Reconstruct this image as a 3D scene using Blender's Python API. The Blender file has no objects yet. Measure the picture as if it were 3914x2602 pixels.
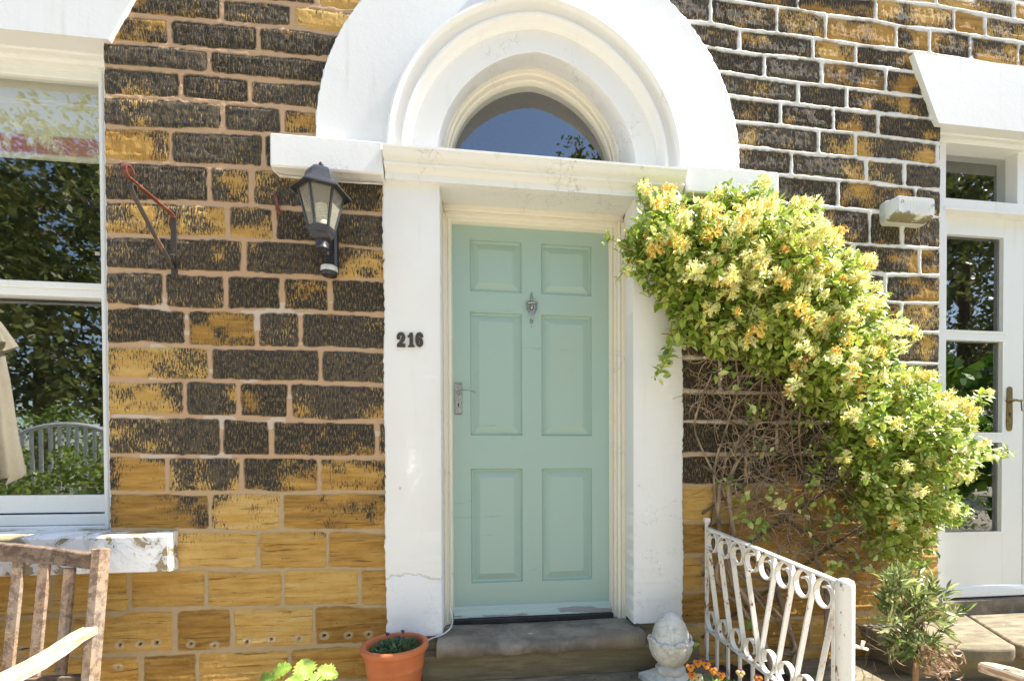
import bpy, math, random
import numpy as np
from mathutils import Vector, Matrix
R = math.radians
random.seed(7)
sc = bpy.context.scene
COL = sc.collection

# ---------------------------------------------------------------- camera
F, CX, CY = 1792.0, 2098.0, 1809.8          # focal length and principal point in photo pixels
YAW, PITCH, ROLL = 0.12963, -0.011845, -0.003306
CAM = np.array([0.0, -2.235, 1.25])
fwd = np.array([math.sin(YAW), math.cos(YAW), 0]); rgt = np.array([math.cos(YAW), -math.sin(YAW), 0]); upv = np.array([0, 0, 1.0])
f2 = fwd*math.cos(PITCH)+upv*math.sin(PITCH); u2 = upv*math.cos(PITCH)-fwd*math.sin(PITCH)
r3 = rgt*math.cos(ROLL)+u2*math.sin(ROLL); u3 = u2*math.cos(ROLL)-rgt*math.sin(ROLL)
cam = bpy.data.cameras.new('camera'); camo = bpy.data.objects.new('camera', cam); COL.objects.link(camo)
camo.matrix_world = Matrix(((r3[0], u3[0], -f2[0], CAM[0]), (r3[1], u3[1], -f2[1], CAM[1]), (r3[2], u3[2], -f2[2], CAM[2]), (0, 0, 0, 1)))
cam.sensor_width = 36; cam.sensor_fit = 'HORIZONTAL'; cam.lens = F/3914*36
cam.shift_x = -(CX-1957)/3914; cam.shift_y = (CY-1301)/3914
cam.clip_start = .02; cam.clip_end = 500
sc.camera = camo
sc.render.resolution_x = 1024; sc.render.resolution_y = 680

# ---------------------------------------------------------------- light
SUN_EL, SUN_AZ = R(52), R(3.6)               # azimuth: degrees in front of the facade plane, from +x
w = bpy.data.worlds.new('World'); sc.world = w; w.use_nodes = True
nt = w.node_tree; bg = nt.nodes['Background']
sky = nt.nodes.new('ShaderNodeTexSky'); sky.sky_type = 'NISHITA'; sky.sun_disc = False
sky.sun_elevation = SUN_EL; sky.sun_rotation = R(90)+SUN_AZ; sky.dust_density = 1.0
nt.links.new(sky.outputs[0], bg.inputs[0]); bg.inputs[1].default_value = .15
sl = bpy.data.lights.new('sun', 'SUN'); sl.energy = 5.0; sl.angle = R(.5); sl.color = (1, .96, .89)
so = bpy.data.objects.new('sun', sl); COL.objects.link(so)
sd = Vector((math.cos(SUN_EL)*math.cos(SUN_AZ), -math.cos(SUN_EL)*math.sin(SUN_AZ), math.sin(SUN_EL)))
so.rotation_euler = sd.to_track_quat('Z', 'Y').to_euler()
sc.view_settings.view_transform = 'Standard'; sc.view_settings.look = 'None'
sc.view_settings.exposure = 1.48; sc.view_settings.gamma = 1
sc.render.engine = 'CYCLES'
sc.cycles.max_bounces = 8; sc.cycles.transparent_max_bounces = 16

# ---------------------------------------------------------------- pixel -> point helpers (photo pixels)
def ray(px, py): return f2+(px-CX)/F*r3-(py-CY)/F*u3
def P(px, py, Y=0.0):
    d = ray(px, py); t = (Y-CAM[1])/d[1]
    return Vector((d[0]*t, Y, d[2]*t+CAM[2]))
def PZ(px, py, z):
    d = ray(px, py); t = (z-CAM[2])/d[2]
    return Vector(CAM+d*t)
TI = {'A': (0, 0, 1.8023), 'B': (1300, 0, 1.8023), 'C': (2600, 0, 1.7953), 'D': (0, 870, 1.8023), 'E': (1300, 870, 1.8023), 'F': (2600, 870, 1.7953),
      'G': (0, 1740, 1.8146), 'H': (1300, 1740, 1.8146), 'I': (2600, 1740, 1.7953), 'J': (2660, 1960, 2.443), 'V': (0, 0, .60272), 'K': (1490, 1240, 14.256)}
def n2(t, x, y): o = TI[t]; return o[0]+x/o[2], o[1]+y/o[2]
def Q(t, x, y, Y=0.0): return P(*n2(t, x, y), Y)

# ---------------------------------------------------------------- object helpers
class MB:
    def __init__(s): s.v = []; s.f = []; s.c = []; s.col = (1, 1, 1, 1)
    def add(s, vs, fs, col=None):
        b = len(s.v); s.v += [tuple(v) for v in vs]; s.f += [tuple(i+b for i in f) for f in fs]; s.c += [col or s.col]*len(vs)
    def box(s, x0, x1, y0, y1, z0, z1, bv=0.0, M=None):
        if bv > 0:
            vs = []; fs = []
            def ring(y, i):
                return [(x0+i, y, z0+i), (x1-i, y, z0+i), (x1-i, y, z1-i), (x0+i, y, z1-i)]
            # chamfered box: three-face corners
            b = bv; pts = []
            for sx, xx in ((-1, x0), (1, x1)):
                for sy, yy in ((-1, y0), (1, y1)):
                    for sz, zz in ((-1, z0), (1, z1)):
                        pts.append(((xx, yy-sy*b, zz-sz*b), (xx-sx*b, yy, zz-sz*b), (xx-sx*b, yy-sy*b, zz)))
            vs = [p for t in pts for p in t]
            I = lambda a, bb, c, k: (a*4+bb*2+c)*3+k
            for a in (0, 1): fs.append((I(a, 0, 0, 0), I(a, 1, 0, 0), I(a, 1, 1, 0), I(a, 0, 1, 0)))
            for a in (0, 1): fs.append((I(0, a, 0, 1), I(1, a, 0, 1), I(1, a, 1, 1), I(0, a, 1, 1)))
            for a in (0, 1): fs.append((I(0, 0, a, 2), I(1, 0, a, 2), I(1, 1, a, 2), I(0, 1, a, 2)))
            for a in (0, 1):
                for c in (0, 1):
                    fs.append((I(a, c, 0, 0), I(a, c, 1, 0), I(a, c, 1, 1), I(a, c, 0, 1)))
                    fs.append((I(a, 0, c, 0), I(a, 1, c, 0), I(a, 1, c, 2), I(a, 0, c, 2)))
                    fs.append((I(0, a, c, 1), I(1, a, c, 1), I(1, a, c, 2), I(0, a, c, 2)))
            for a in (0, 1):
                for bb in (0, 1):
                    for c in (0, 1): fs.append((I(a, bb, c, 0), I(a, bb, c, 1), I(a, bb, c, 2)))
        else:
            vs = [(x, y, z) for x in (x0, x1) for y in (y0, y1) for z in (z0, z1)]
            fs = [(0, 1, 3, 2), (4, 6, 7, 5), (0, 4, 5, 1), (2, 3, 7, 6), (0, 2, 6, 4), (1, 5, 7, 3)]
        if M: vs = [M @ Vector(v) for v in vs]
        s.add(vs, fs)
    def prism(s, poly, y0, y1):                 # polygon in (x, z), extruded in y
        n = len(poly)
        s.add([(x, y0, z) for x, z in poly]+[(x, y1, z) for x, z in poly],
              [tuple(range(n)), tuple(range(2*n-1, n-1, -1))]+[(i, (i+1) % n, n+(i+1) % n, n+i) for i in range(n)])
    def slab(s, poly, z0, z1):                  # polygon in (x, y), extruded in z
        n = len(poly)
        s.add([(x, y, z0) for x, y in poly]+[(x, y, z1) for x, y in poly],
              [tuple(range(n)), tuple(range(2*n-1, n-1, -1))]+[(i, (i+1) % n, n+(i+1) % n, n+i) for i in range(n)])
    def tube(s, pts, r, n=6, cap=True, ell=1.0):
        pts = [Vector(p) for p in pts]; rs = r if isinstance(r, (list, tuple)) else [r]*len(pts)
        rings = []; prev = None
        for i, p in enumerate(pts):
            t = (pts[min(i+1, len(pts)-1)]-pts[max(i-1, 0)]).normalized()
            if prev is None:
                a = Vector((0, 0, 1)) if abs(t.z) < .9 else Vector((1, 0, 0))
                u = t.cross(a).normalized()
            else:
                u = (prev-t*prev.dot(t)).normalized()
            prev = u; v = t.cross(u)
            rings.append([p+(u*math.cos(2*math.pi*k/n)+v*math.sin(2*math.pi*k/n)*ell)*rs[i] for k in range(n)])
        fs = []
        for i in range(len(pts)-1):
            for k in range(n): fs.append((i*n+k, i*n+(k+1) % n, (i+1)*n+(k+1) % n, (i+1)*n+k))
        if cap: fs += [tuple(range(n)), tuple(range(len(pts)*n-1, len(pts)*n-n-1, -1))]
        s.add([p for rr in rings for p in rr], fs)
    def lathe(s, prof, c, n=32, M=None, caps=False, a0=0.0):
        vs = []; fs = []
        for r, z in prof:
            for k in range(n):
                a = 2*math.pi*k/n+a0; v = Vector((r*math.cos(a), r*math.sin(a), z))
                if M: v = M @ v
                vs.append(v+Vector(c))
        m = len(prof)
        for i in range(m-1):
            for k in range(n): fs.append((i*n+k, i*n+(k+1) % n, (i+1)*n+(k+1) % n, (i+1)*n+k))
        if caps: fs += [tuple(range(n)), tuple(range(m*n-1, (m-1)*n-1, -1))]
        s.add(vs, fs)
    def sweepx(s, prof, x0, x1):                # profile of (y, z) run along x, capped
        n = len(prof); s.add([(x0, y, z) for y, z in prof]+[(x1, y, z) for y, z in prof],
              [(i, i+1, n+i+1, n+i) for i in range(n-1)]+[tuple(range(n)), tuple(range(2*n-1, n-1, -1))])
    def build(s, name, mat, parent=None, smooth=False):
        m = bpy.data.meshes.new(name); m.from_pydata(s.v, [], s.f); m.update()
        a = m.color_attributes.new('Col', 'FLOAT_COLOR', 'POINT')
        a.data.foreach_set('color', np.array(s.c, dtype=np.float32).ravel())
        bm = __import__('bmesh').new(); bm.from_mesh(m); __import__('bmesh').ops.recalc_face_normals(bm, faces=bm.faces) if len(s.f) < 60000 and not getattr(s, 'nofix', False) else None
        bm.to_mesh(m); bm.free()
        if smooth:
            m.polygons.foreach_set('use_smooth', [True]*len(m.polygons))
            try: m.set_sharp_from_angle(angle=R(smooth if smooth > 1 else 40))
            except Exception: pass
        o = bpy.data.objects.new(name, m); COL.objects.link(o)
        if mat: m.materials.append(mat)
        if parent is not None:
            o.parent = parent; o.matrix_parent_inverse = parent.matrix_world.inverted()
            o.location = (0, 0, 0)
        return o
def tag(o, label=None, cat=None, group=None, kind=None):
    if label: o['label'] = label
    if cat: o['category'] = cat
    if group: o['group'] = group
    if kind: o['kind'] = kind
    return o
def empty(name, loc, label, cat, group=None):
    o = bpy.data.objects.new(name, None); COL.objects.link(o); o.location = loc; o.empty_display_size = .05
    o.matrix_world = Matrix.Translation(loc)
    return tag(o, label, cat, group)
def vn(x, y, fx, fy, seed):                     # value noise on arrays
    rs = np.random.RandomState(seed); L = rs.rand(257, 257).astype(np.float32)
    L[256] = L[0]; L[:, 256] = L[:, 0]
    a = x*fx+1000.37; b = y*fy+1000.71
    i = np.floor(a).astype(int); j = np.floor(b).astype(int); u = a-i; v = b-j
    u = u*u*(3-2*u); v = v*v*(3-2*v); i &= 255; j &= 255
    return (L[i, j]*(1-u)+L[i+1, j]*u)*(1-v)+(L[i, j+1]*(1-u)+L[i+1, j+1]*u)*v
def ss(a, b, x): t = np.clip((x-a)/(b-a), 0, 1); return t*t*(3-2*t)

# ---------------------------------------------------------------- materials
class NT:
    def __init__(s, name):
        s.m = bpy.data.materials.new(name); s.m.use_nodes = True; s.t = s.m.node_tree; s.b = s.t.nodes['Principled BSDF']; s.out = s.t.nodes['Material Output']
        s.co = s.t.nodes.new('ShaderNodeTexCoord')
    def val(s, x, sock):
        if isinstance(x, (int, float)): sock.default_value = x
        elif isinstance(x, (tuple, list)): sock.default_value = tuple(x)+((1,) if len(x) == 3 and len(sock.default_value) == 4 else ())
        else: s.t.links.new(x, sock)
    def noise(s, scale=5, detail=4, rough=.55, sc=(1, 1, 1), dist=0.0, off=(0, 0, 0)):
        mp = s.t.nodes.new('ShaderNodeMapping'); mp.inputs['Scale'].default_value = sc; mp.inputs['Location'].default_value = off
        s.t.links.new(s.co.outputs['Object'], mp.inputs[0])
        n = s.t.nodes.new('ShaderNodeTexNoise'); s.t.links.new(mp.outputs[0], n.inputs['Vector'])
        n.inputs['Scale'].default_value = scale; n.inputs['Detail'].default_value = detail; n.inputs['Roughness'].default_value = rough; n.inputs['Distortion'].default_value = dist
        return n.outputs[0]
    def voro(s, scale, feature='DISTANCE_TO_EDGE', sc=(1, 1, 1), out=0, warp=0.0):
        mp = s.t.nodes.new('ShaderNodeMapping'); mp.inputs['Scale'].default_value = sc
        src = s.co.outputs['Object']
        if warp:
            n = s.t.nodes.new('ShaderNodeTexNoise'); n.inputs['Scale'].default_value = scale*2.2; n.inputs['Detail'].default_value = 4
            s.t.links.new(src, n.inputs['Vector'])
            va = s.t.nodes.new('ShaderNodeVectorMath'); va.operation = 'MULTIPLY_ADD'; s.t.links.new(n.outputs['Color'], va.inputs[0]); va.inputs[1].default_value = (warp,)*3; s.t.links.new(src, va.inputs[2]); src = va.outputs[0]
        s.t.links.new(src, mp.inputs[0])
        n = s.t.nodes.new('ShaderNodeTexVoronoi'); n.feature = feature; n.inputs['Scale'].default_value = scale
        s.t.links.new(mp.outputs[0], n.inputs['Vector']); return n.outputs[out]
    def attr(s, name):
        a = s.t.nodes.new('ShaderNodeAttribute'); a.attribute_name = name
        return a
    def math(s, op, a, b=0.0, c=None, clamp=False):
        n = s.t.nodes.new('ShaderNodeMath'); n.operation = op; n.use_clamp = clamp
        s.val(a, n.inputs[0]); s.val(b, n.inputs[1])
        if c is not None: s.val(c, n.inputs[2])
        return n.outputs[0]
    def smooth(s, x, a, b, lo=0.0, hi=1.0):
        n = s.t.nodes.new('ShaderNodeMapRange'); n.interpolation_type = 'SMOOTHSTEP'
        s.val(x, n.inputs[0]); n.inputs[1].default_value = a; n.inputs[2].default_value = b; n.inputs[3].default_value = lo; n.inputs[4].default_value = hi
        return n.outputs[0]
    def mix(s, f, a, b):
        n = s.t.nodes.new('ShaderNodeMix'); n.data_type = 'RGBA'
        s.val(f, n.inputs[0]); s.val(a, n.inputs[6]); s.val(b, n.inputs[7]); return n.outputs[2]
    def ramp(s, f, stops):
        n = s.t.nodes.new('ShaderNodeValToRGB'); e = n.color_ramp.elements
        while len(e) < len(stops): e.new(.5)
        for i, (p, c) in enumerate(stops): e[i].position = p; e[i].color = tuple(c)+(1,)
        s.val(f, n.inputs[0]); return n.outputs[0]
    def bump(s, h, strength=.3, dist=.01, prev=None):
        n = s.t.nodes.new('ShaderNodeBump'); n.inputs['Strength'].default_value = strength; n.inputs['Distance'].default_value = dist
        s.val(h, n.inputs['Height'])
        if prev is not None: s.t.links.new(prev, n.inputs['Normal'])
        return n.outputs[0]
    def done(s, col, rough=.6, normal=None, metal=0.0, spec=.5):
        s.val(col, s.b.inputs['Base Color']); s.val(rough, s.b.inputs['Roughness']); s.val(metal, s.b.inputs['Metallic'])
        s.b.inputs['Specular IOR Level'].default_value = spec
        if normal is not None: s.t.links.new(normal, s.b.inputs['Normal'])
        return s.m

def mat_paint(name, col=(.8, .79, .765), crack=.0, grime=.25, rough=.55, bstr=.25, scale=1.0, grain=(1, 1, 1), under=(.30, .26, .20), dirt=(.52, .43, .30)):
    k = NT(name)
    a = k.noise(3.1*scale, 5, .6); b = k.noise(60*scale, 3, .6, sc=grain); g = k.noise(11*scale, 6, .7, off=(3, 5, 1))
    c = k.mix(k.smooth(a, .35, .75, 0, .10), col, tuple(x*.9 for x in col))
    c = k.mix(k.smooth(g, .58, .80, 0, grime), c, dirt)
    c = k.mix(k.smooth(k.noise(1, 5, .65, sc=(16, 16, 1.6), off=(6, 1, 2)), .56, .80, 0, .28), c, (.50, .47, .41))
    h = k.math('ADD', k.math('MULTIPLY', b, .35), k.math('MULTIPLY', g, .8))
    nrm = k.bump(h, bstr, .004)
    if crack > 0:
        v = k.voro(26*scale, warp=.03); area = k.smooth(k.noise(4.5*scale, 4, .6, off=(9, 2, 4)), .62-crack*.3, .72-crack*.3)
        line = k.math('MULTIPLY', k.smooth(v, .0, .022, 1, 0), area)
        line = k.math('MULTIPLY', line, .75)
        c = k.mix(line, c, under)
        nrm = k.bump(k.math('SUBTRACT', 1.0, line), .5, .003, nrm)
    return k.done(c, rough, nrm)
M = {}
M['white'] = mat_paint('white_masonry_paint', col=(.77, .77, .755), grime=.14, bstr=.22, crack=.0)
M['white_old'] = mat_paint('cracked_white_paint', crack=.30, grime=.55, bstr=.35)
M['white_jamb'] = mat_paint('worn_white_paint', crack=.18, grime=.18, bstr=.3)
def mat_pil(name, patch, crack):
    k = NT(name); sep = k.t.nodes.new('ShaderNodeSeparateXYZ'); k.t.links.new(k.co.outputs['Object'], sep.inputs[0]); z = sep.outputs[2]
    a = k.noise(3, 5, .6); b = k.noise(70, 3, .6); st_ = k.noise(1, 5, .65, sc=(22, 1, 2.2), off=(3, 0, 1)); e = k.noise(6, 6, .65, off=(2, 5, 5))
    c = k.mix(k.smooth(a, .4, .7, 0, .25), (.80, .79, .765), (.72, .67, .58)); c = k.mix(k.smooth(st_, .55, .8, 0, .22), c, (.56, .50, .40))
    nrm = k.bump(k.math('ADD', k.math('MULTIPLY', b, .3), e), .35, .005)
    zz = k.math('ADD', z, k.math('MULTIPLY', k.math('SUBTRACT', e, .5), .22))
    if patch:
        low = k.smooth(zz, .745, .748, 1, 0); c = k.mix(low, c, (.78, .79, .81)); ln = k.math('MULTIPLY', k.smooth(zz, .738, .747), k.smooth(zz, .748, .757, 1, 0)); c = k.mix(k.math('MULTIPLY', ln, .5), c, (.35, .31, .26)); nrm = k.bump(low, .5, .004, nrm)
    v = k.voro(30, warp=.035); ar = k.math('MULTIPLY', k.smooth(zz, crack, crack+.5, 1, 0), k.smooth(k.noise(8, 4, .6, off=(9, 2, 4)), .45, .6)); ln = k.math('MULTIPLY', k.smooth(v, 0, .022, 1, 0), ar); c = k.mix(k.math('MULTIPLY', ln, .7), c, (.32, .28, .22))
    chip = k.math('MULTIPLY', k.smooth(k.math('ADD', k.noise(14, 7, .72, off=(1, 8, 3)), k.math('MULTIPLY', k.smooth(z, .45, .75, 1, 0), .07)), .70, .71), 1.0); c = k.mix(chip, c, (.45, .38, .28)); nrm = k.bump(k.math('SUBTRACT', 1.0, chip), .6, .003, nrm)
    return k.done(c, .6, nrm)
M['pilasterL'] = mat_pil('rendered_pilaster_paint', True, .4); M['pilasterR'] = mat_pil('cracked_pilaster_paint', False, .9)
M['white_wood'] = mat_paint('white_gloss_wood', col=(.80, .80, .78), grime=.10, rough=.35, bstr=.12, grain=(1, 1, .15))
M['cream_wood'] = mat_paint('cream_gloss_wood', col=(.79, .74, .62), grime=.3, crack=.15, rough=.4, bstr=.15, grain=(.2, 1, 1))
def mat_sill():
    k = NT('peeling_sill_paint')
    n = k.noise(7, 8, .62, dist=.7); n_f = k.noise(38, 6, .6, dist=.5)
    x = k.math('ADD', n, k.math('MULTIPLY', n_f, .16))
    bare = k.smooth(x, .625, .635); thin = k.smooth(x, .56, .57)
    c = k.mix(thin, (.80, .80, .79), (.66, .65, .63)); c = k.mix(bare, c, k.mix(k.noise(30, 4), (.20, .15, .08), (.40, .32, .19)))
    edge = k.math('SUBTRACT', 1.0, k.math('ADD', k.math('MULTIPLY', bare, .7), k.math('MULTIPLY', thin, .3)))
    nb = k.bump(edge, .9, .006); nb = k.bump(n_f, .35, .005, nb)
    return k.done(c, .6, nb)
M['sill'] = mat_sill()
def mat_door():
    k = NT('sage_green_door_paint')
    a = k.noise(2.2, 4); g = k.noise(30, 4, .6, sc=(.25, 1, 1.5)); f = k.noise(9, 7, .7, sc=(.3, 1, 2.4), off=(4, 0, 2))
    c = k.mix(a, (.33, .455, .395), (.37, .495, .435))
    c = k.mix(k.smooth(f, .64, .70, 0, .4), c, (.20, .28, .22))
    c = k.mix(k.smooth(k.noise(1.6, 5, .6, sc=(1.5, 1, .5), off=(1, 4, 2)), .5, .75, 0, .35), c, (.42, .46, .33))
    return k.done(c, k.smooth(a, .3, .7, .35, .6), k.bump(k.math('ADD', g, f), .22, .003))
M['door'] = mat_door()
def mat_wbar():
    k = NT('flaking_weather_bar_paint')
    x = k.noise(9, 7, .7, sc=(.35, 1, 2.2), dist=.4); co = k.t.nodes.new('ShaderNodeSeparateXYZ'); k.t.links.new(k.co.outputs['Object'], co.inputs[0])
    y = k.math('ADD', x, k.math('MULTIPLY', k.smooth(co.outputs[2], .50, .54, 1, 0), .10))
    f = k.smooth(y, .64, .655)
    return k.done(k.mix(f, (.44, .54, .48), (.30, .27, .24)), .5, k.bump(k.math('SUBTRACT', 1.0, f), .7, .003))
M['wbar'] = mat_wbar()
def mat_stone():
    k = NT('sandstone_wall')
    a = k.attr('dat'); sep = k.t.nodes.new('ShaderNodeSeparateColor'); k.t.links.new(a.outputs['Color'], sep.inputs[0])
    soot, mask, wht = sep.outputs[0], sep.outputs[1], sep.outputs[2]; strat = a.outputs['Alpha']
    tone = k.attr('tone').outputs['Fac']
    peck = k.noise(1, 3, .65, sc=(165, 1, 40)); peck2 = k.noise(1, 2, .5, sc=(210, 1, 60), off=(7, 0, 3))
    lay = k.noise(1, 6, .6, sc=(5, 1, 42), dist=.25); blot = k.noise(16, 6, .66); fine = k.noise(210, 4, .75); pit = k.noise(48, 3, .6, off=(3, 3, 3))
    clean = k.ramp(k.math('ADD', k.math('MULTIPLY', lay, .7), k.math('MULTIPLY', tone, .3)),
                   [(.24, (.22, .115, .028)), (.45, (.45, .25, .062)), (.62, (.57, .355, .105)), (.85, (.68, .49, .22))])
    clean = k.mix(k.smooth(blot, .55, .8, 0, .5), clean, (.17, .10, .03))
    clean = k.mix(k.smooth(soot, .3, .8, 0, .5), clean, (.50, .335, .125))
    crk = k.noise(1, 3, .5, sc=(6, 1, 95), dist=.4, off=(2, 0, 9)); clean = k.mix(k.math('MULTIPLY', k.smooth(crk, .60, .68, 0, .75), strat), clean, (.13, .075, .02))
    dark = k.mix(k.smooth(fine, .35, .65), (.010, .0095, .011), (.075, .064, .048))
    dark = k.mix(k.smooth(tone, .3, .8, 0, .8), dark, k.mix(k.smooth(k.noise(30, 5, .7, off=(4, 4, 4)), .35, .65), (.030, .032, .038), (.115, .092, .06)))
    dark = k.mix(k.smooth(peck, .50, .62, 0, .62), dark, (.27, .19, .085))
    s = k.math('ADD', k.math('MULTIPLY', soot, 1.04), k.math('MULTIPLY', k.math('SUBTRACT', .5, peck), k.math('MULTIPLY_ADD', tone, 1.4, .75)))
    s = k.math('ADD', s, k.math('MULTIPLY', k.math('SUBTRACT', blot, .5), .85))
    s = k.math('ADD', s, k.math('MULTIPLY', k.math('SUBTRACT', fine, .5), .9))
    s = k.smooth(s, .30, .60); s = k.math('MULTIPLY', s, k.smooth(soot, .02, .12))
    st = k.mix(s, clean, dark)
    st = k.mix(k.smooth(k.math('ADD', pit, k.math('MULTIPLY', soot, .05)), .70, .74, 0, .8), st, (.02, .016, .012))
    mort = k.mix(wht, k.mix(k.noise(24, 5, .6), (.54, .355, .215), (.42, .28, .17)), k.mix(k.noise(30, 4), (.60, .58, .54), (.78, .77, .74)))
    mort = k.mix(k.math('MULTIPLY', strat, .8), mort, k.mix(k.noise(20, 5), (.46, .36, .21), (.36, .27, .14)))
    mort = k.mix(k.smooth(k.noise(60, 4, .7), .6, .75, 0, .4), mort, (.12, .08, .05))
    c = k.mix(mask, mort, st)
    h = k.math('MULTIPLY', k.math('ADD', peck, k.math('MULTIPLY', fine, .5)), mask)
    h = k.math('ADD', h, k.math('MULTIPLY', fine, .25))
    return k.done(c, .85, k.bump(h, .95, .005), spec=.2)
M['stone'] = mat_stone()
def mat_rock(name, c1, c2, c3, sc=(1, 1, 1), bs=.5, lichen=None):
    k = NT(name); a = k.noise(6, 7, .65, sc=sc); f = k.noise(90, 4, .7); b = k.noise(2.2, 5, .6, off=(2, 2, 8))
    c = k.mix(k.smooth(a, .35, .68), c1, c2); c = k.mix(k.smooth(b, .5, .7, 0, .7), c, c3)
    c = k.mix(k.smooth(f, .6, .75, 0, .45), c, tuple(x*.45 for x in c1))
    if lichen: c = k.mix(k.smooth(k.noise(14, 5, .7, off=(5, 1, 1)), .66, .72, 0, .7), c, lichen)
    return k.done(c, .85, k.bump(k.math('ADD', a, k.math('MULTIPLY', f, .35)), bs, .012), spec=.3)
M['step'] = mat_rock('worn_grey_step_stone', (.14, .118, .095), (.32, .275, .215), (.23, .175, .11), lichen=(.42, .40, .36))
M['riser'] = mat_rock('brown_riser_stone', (.17, .13, .075), (.34, .26, .15), (.19, .17, .09), sc=(.5, 1, 4))
M['flag'] = mat_rock('sandstone_flag', (.15, .125, .08), (.31, .25, .165), (.20, .18, .11), sc=(1, 3, 1), lichen=(.5, .46, .36))
def mat_paving():
    k = NT('garden_paving')
    v = k.t.nodes.new('ShaderNodeTexBrick'); k.t.links.new(k.co.outputs['Object'], v.inputs['Vector'])
    v.inputs['Scale'].default_value = 1.6; v.inputs['Mortar Size'].default_value = .012; v.inputs['Color1'].default_value = (.43, .375, .285, 1); v.inputs['Color2'].default_value = (.48, .425, .335, 1); v.inputs['Mortar'].default_value = (.16, .13, .09, 1)
    n = k.noise(5, 6, .65); c = k.mix(k.smooth(n, .4, .75, 0, .6), v.outputs[0], (.30, .25, .17))
    return k.done(c, .9, k.bump(n, .4, .01))
M['paving'] = mat_paving()
def mat_plain(name, c1, c2=None, rough=.5, metal=0, nscale=20, bs=.15, spec=.5):
    k = NT(name); n = k.noise(nscale, 5, .65); c = k.mix(k.smooth(n, .35, .7), c1, c2 or tuple(x*.75 for x in c1))
    return k.done(c, rough, k.bump(n, bs, .003), metal, spec)
M['terracotta'] = mat_plain('terracotta', (.52, .155, .055), (.43, .12, .04), .75, nscale=9, bs=.2)
M['soil'] = mat_plain('soil', (.07, .035, .02), (.03, .018, .012), .95, nscale=60, bs=1)
M['black'] = mat_plain('black_cast_aluminium', (.035, .036, .04), (.02, .02, .023), .38, nscale=120, bs=.1)
M['blackwood'] = mat_plain('black_threshold_paint', (.012, .012, .014), (.03, .028, .028), .45, nscale=14, bs=.4)
M['chrome'] = mat_plain('tarnished_chrome', (.45, .43, .39), (.30, .27, .21), .28, 1.0, nscale=90)
M['brass'] = mat_plain('aged_bronze', (.30, .20, .075), (.16, .11, .05), .42, 1.0, nscale=60)
M['number'] = mat_plain('dark_bronze_number', (.075, .058, .04), (.05, .038, .03), .45, .3, nscale=120)
M['plastic'] = mat_plain('weathered_white_plastic', (.60, .60, .585), (.45, .43, .38), .35, nscale=18)
M['cable'] = mat_plain('white_cable', (.72, .70, .66), None, .5)
M['lathwood'] = mat_plain('weathered_trellis_wood', (.13, .095, .06), (.07, .05, .032), .85, nscale=40, bs=.5)
M['bulb'] = mat_plain('white_bulb_glass', (.85, .83, .76), (.8, .78, .7), .3)
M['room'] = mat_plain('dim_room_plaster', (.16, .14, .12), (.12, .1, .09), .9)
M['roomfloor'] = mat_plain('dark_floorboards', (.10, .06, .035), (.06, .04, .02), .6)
def mat_rust(name, base, thr=.60, amt=1.0, chip=True):
    k = NT(name); n = k.noise(26, 7, .75, sc=(1, 1, .45)); f = k.noise(70, 4, .7)
    x = k.math('ADD', n, k.math('MULTIPLY', f, .12)); r = k.smooth(x, thr+.06, thr+.09, 0, amt); halo = k.smooth(x, thr, thr+.08, 0, .4*amt)
    c = k.mix(halo, base, (.62, .30, .10)); c = k.mix(r, c, k.mix(f, (.28, .085, .02), (.10, .04, .02)))
    ln = k.math('MULTIPLY', k.smooth(k.voro(60, warp=.02), 0, .04, 1, 0), k.smooth(k.noise(7, 4, off=(1, 6, 3)), .52, .62))
    if chip: c = k.mix(k.math('MULTIPLY', ln, .6), c, (.16, .12, .09))
    return k.done(c, .5, k.bump(k.math('SUBTRACT', 1.0, r), .5, .002))
M['iron'] = mat_rust('rusting_white_iron', (.80, .76, .68), .60)
M['ironred'] = mat_rust('rusty_red_iron', (.12, .035, .022), .56, .5, False)
M['irondark'] = mat_rust('rusty_dark_iron', (.045, .036, .03), .62, .8, False)
def mat_wood():
    k = NT('weathered_teak'); a = k.attr('Col').outputs['Color']
    g = k.noise(1, 5, .65, sc=(30, 30, 30)); sepn = k.noise(5, 4, .6)
    f = k.noise(130, 3, .7); c = k.mix(k.smooth(sepn, .35, .65), (.31, .205, .125), (.27, .22, .17)); c = k.mix(k.smooth(g, .42, .62, 0, .8), c, (.10, .065, .05))
    c = k.mix(k.smooth(f, .52, .70, 0, .4), c, (.52, .39, .25)); c = k.mix(1.0, c, c)
    mm = k.t.nodes.new('ShaderNodeMix'); mm.data_type = 'RGBA'; mm.blend_type = 'MULTIPLY'; mm.inputs[0].default_value = 1; k.t.links.new(c, mm.inputs[6]); k.t.links.new(a, mm.inputs[7])
    return k.done(mm.outputs[2], .7, k.bump(k.math('ADD', g, f), .5, .003), spec=.3)
M['wood'] = mat_wood()
def mat_sunlit_wood():  # armrest copy of the teak, sun glare put into its paler colour
    k = NT('sunlit_teak'); f = k.noise(1, 5, .7, sc=(90, 9, 90)); n = k.noise(8, 5, .6)
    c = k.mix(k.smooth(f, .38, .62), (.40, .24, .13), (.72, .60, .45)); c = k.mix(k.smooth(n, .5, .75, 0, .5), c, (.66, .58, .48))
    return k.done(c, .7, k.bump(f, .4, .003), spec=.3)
M['sunlit_wood'] = mat_sunlit_wood()
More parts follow.
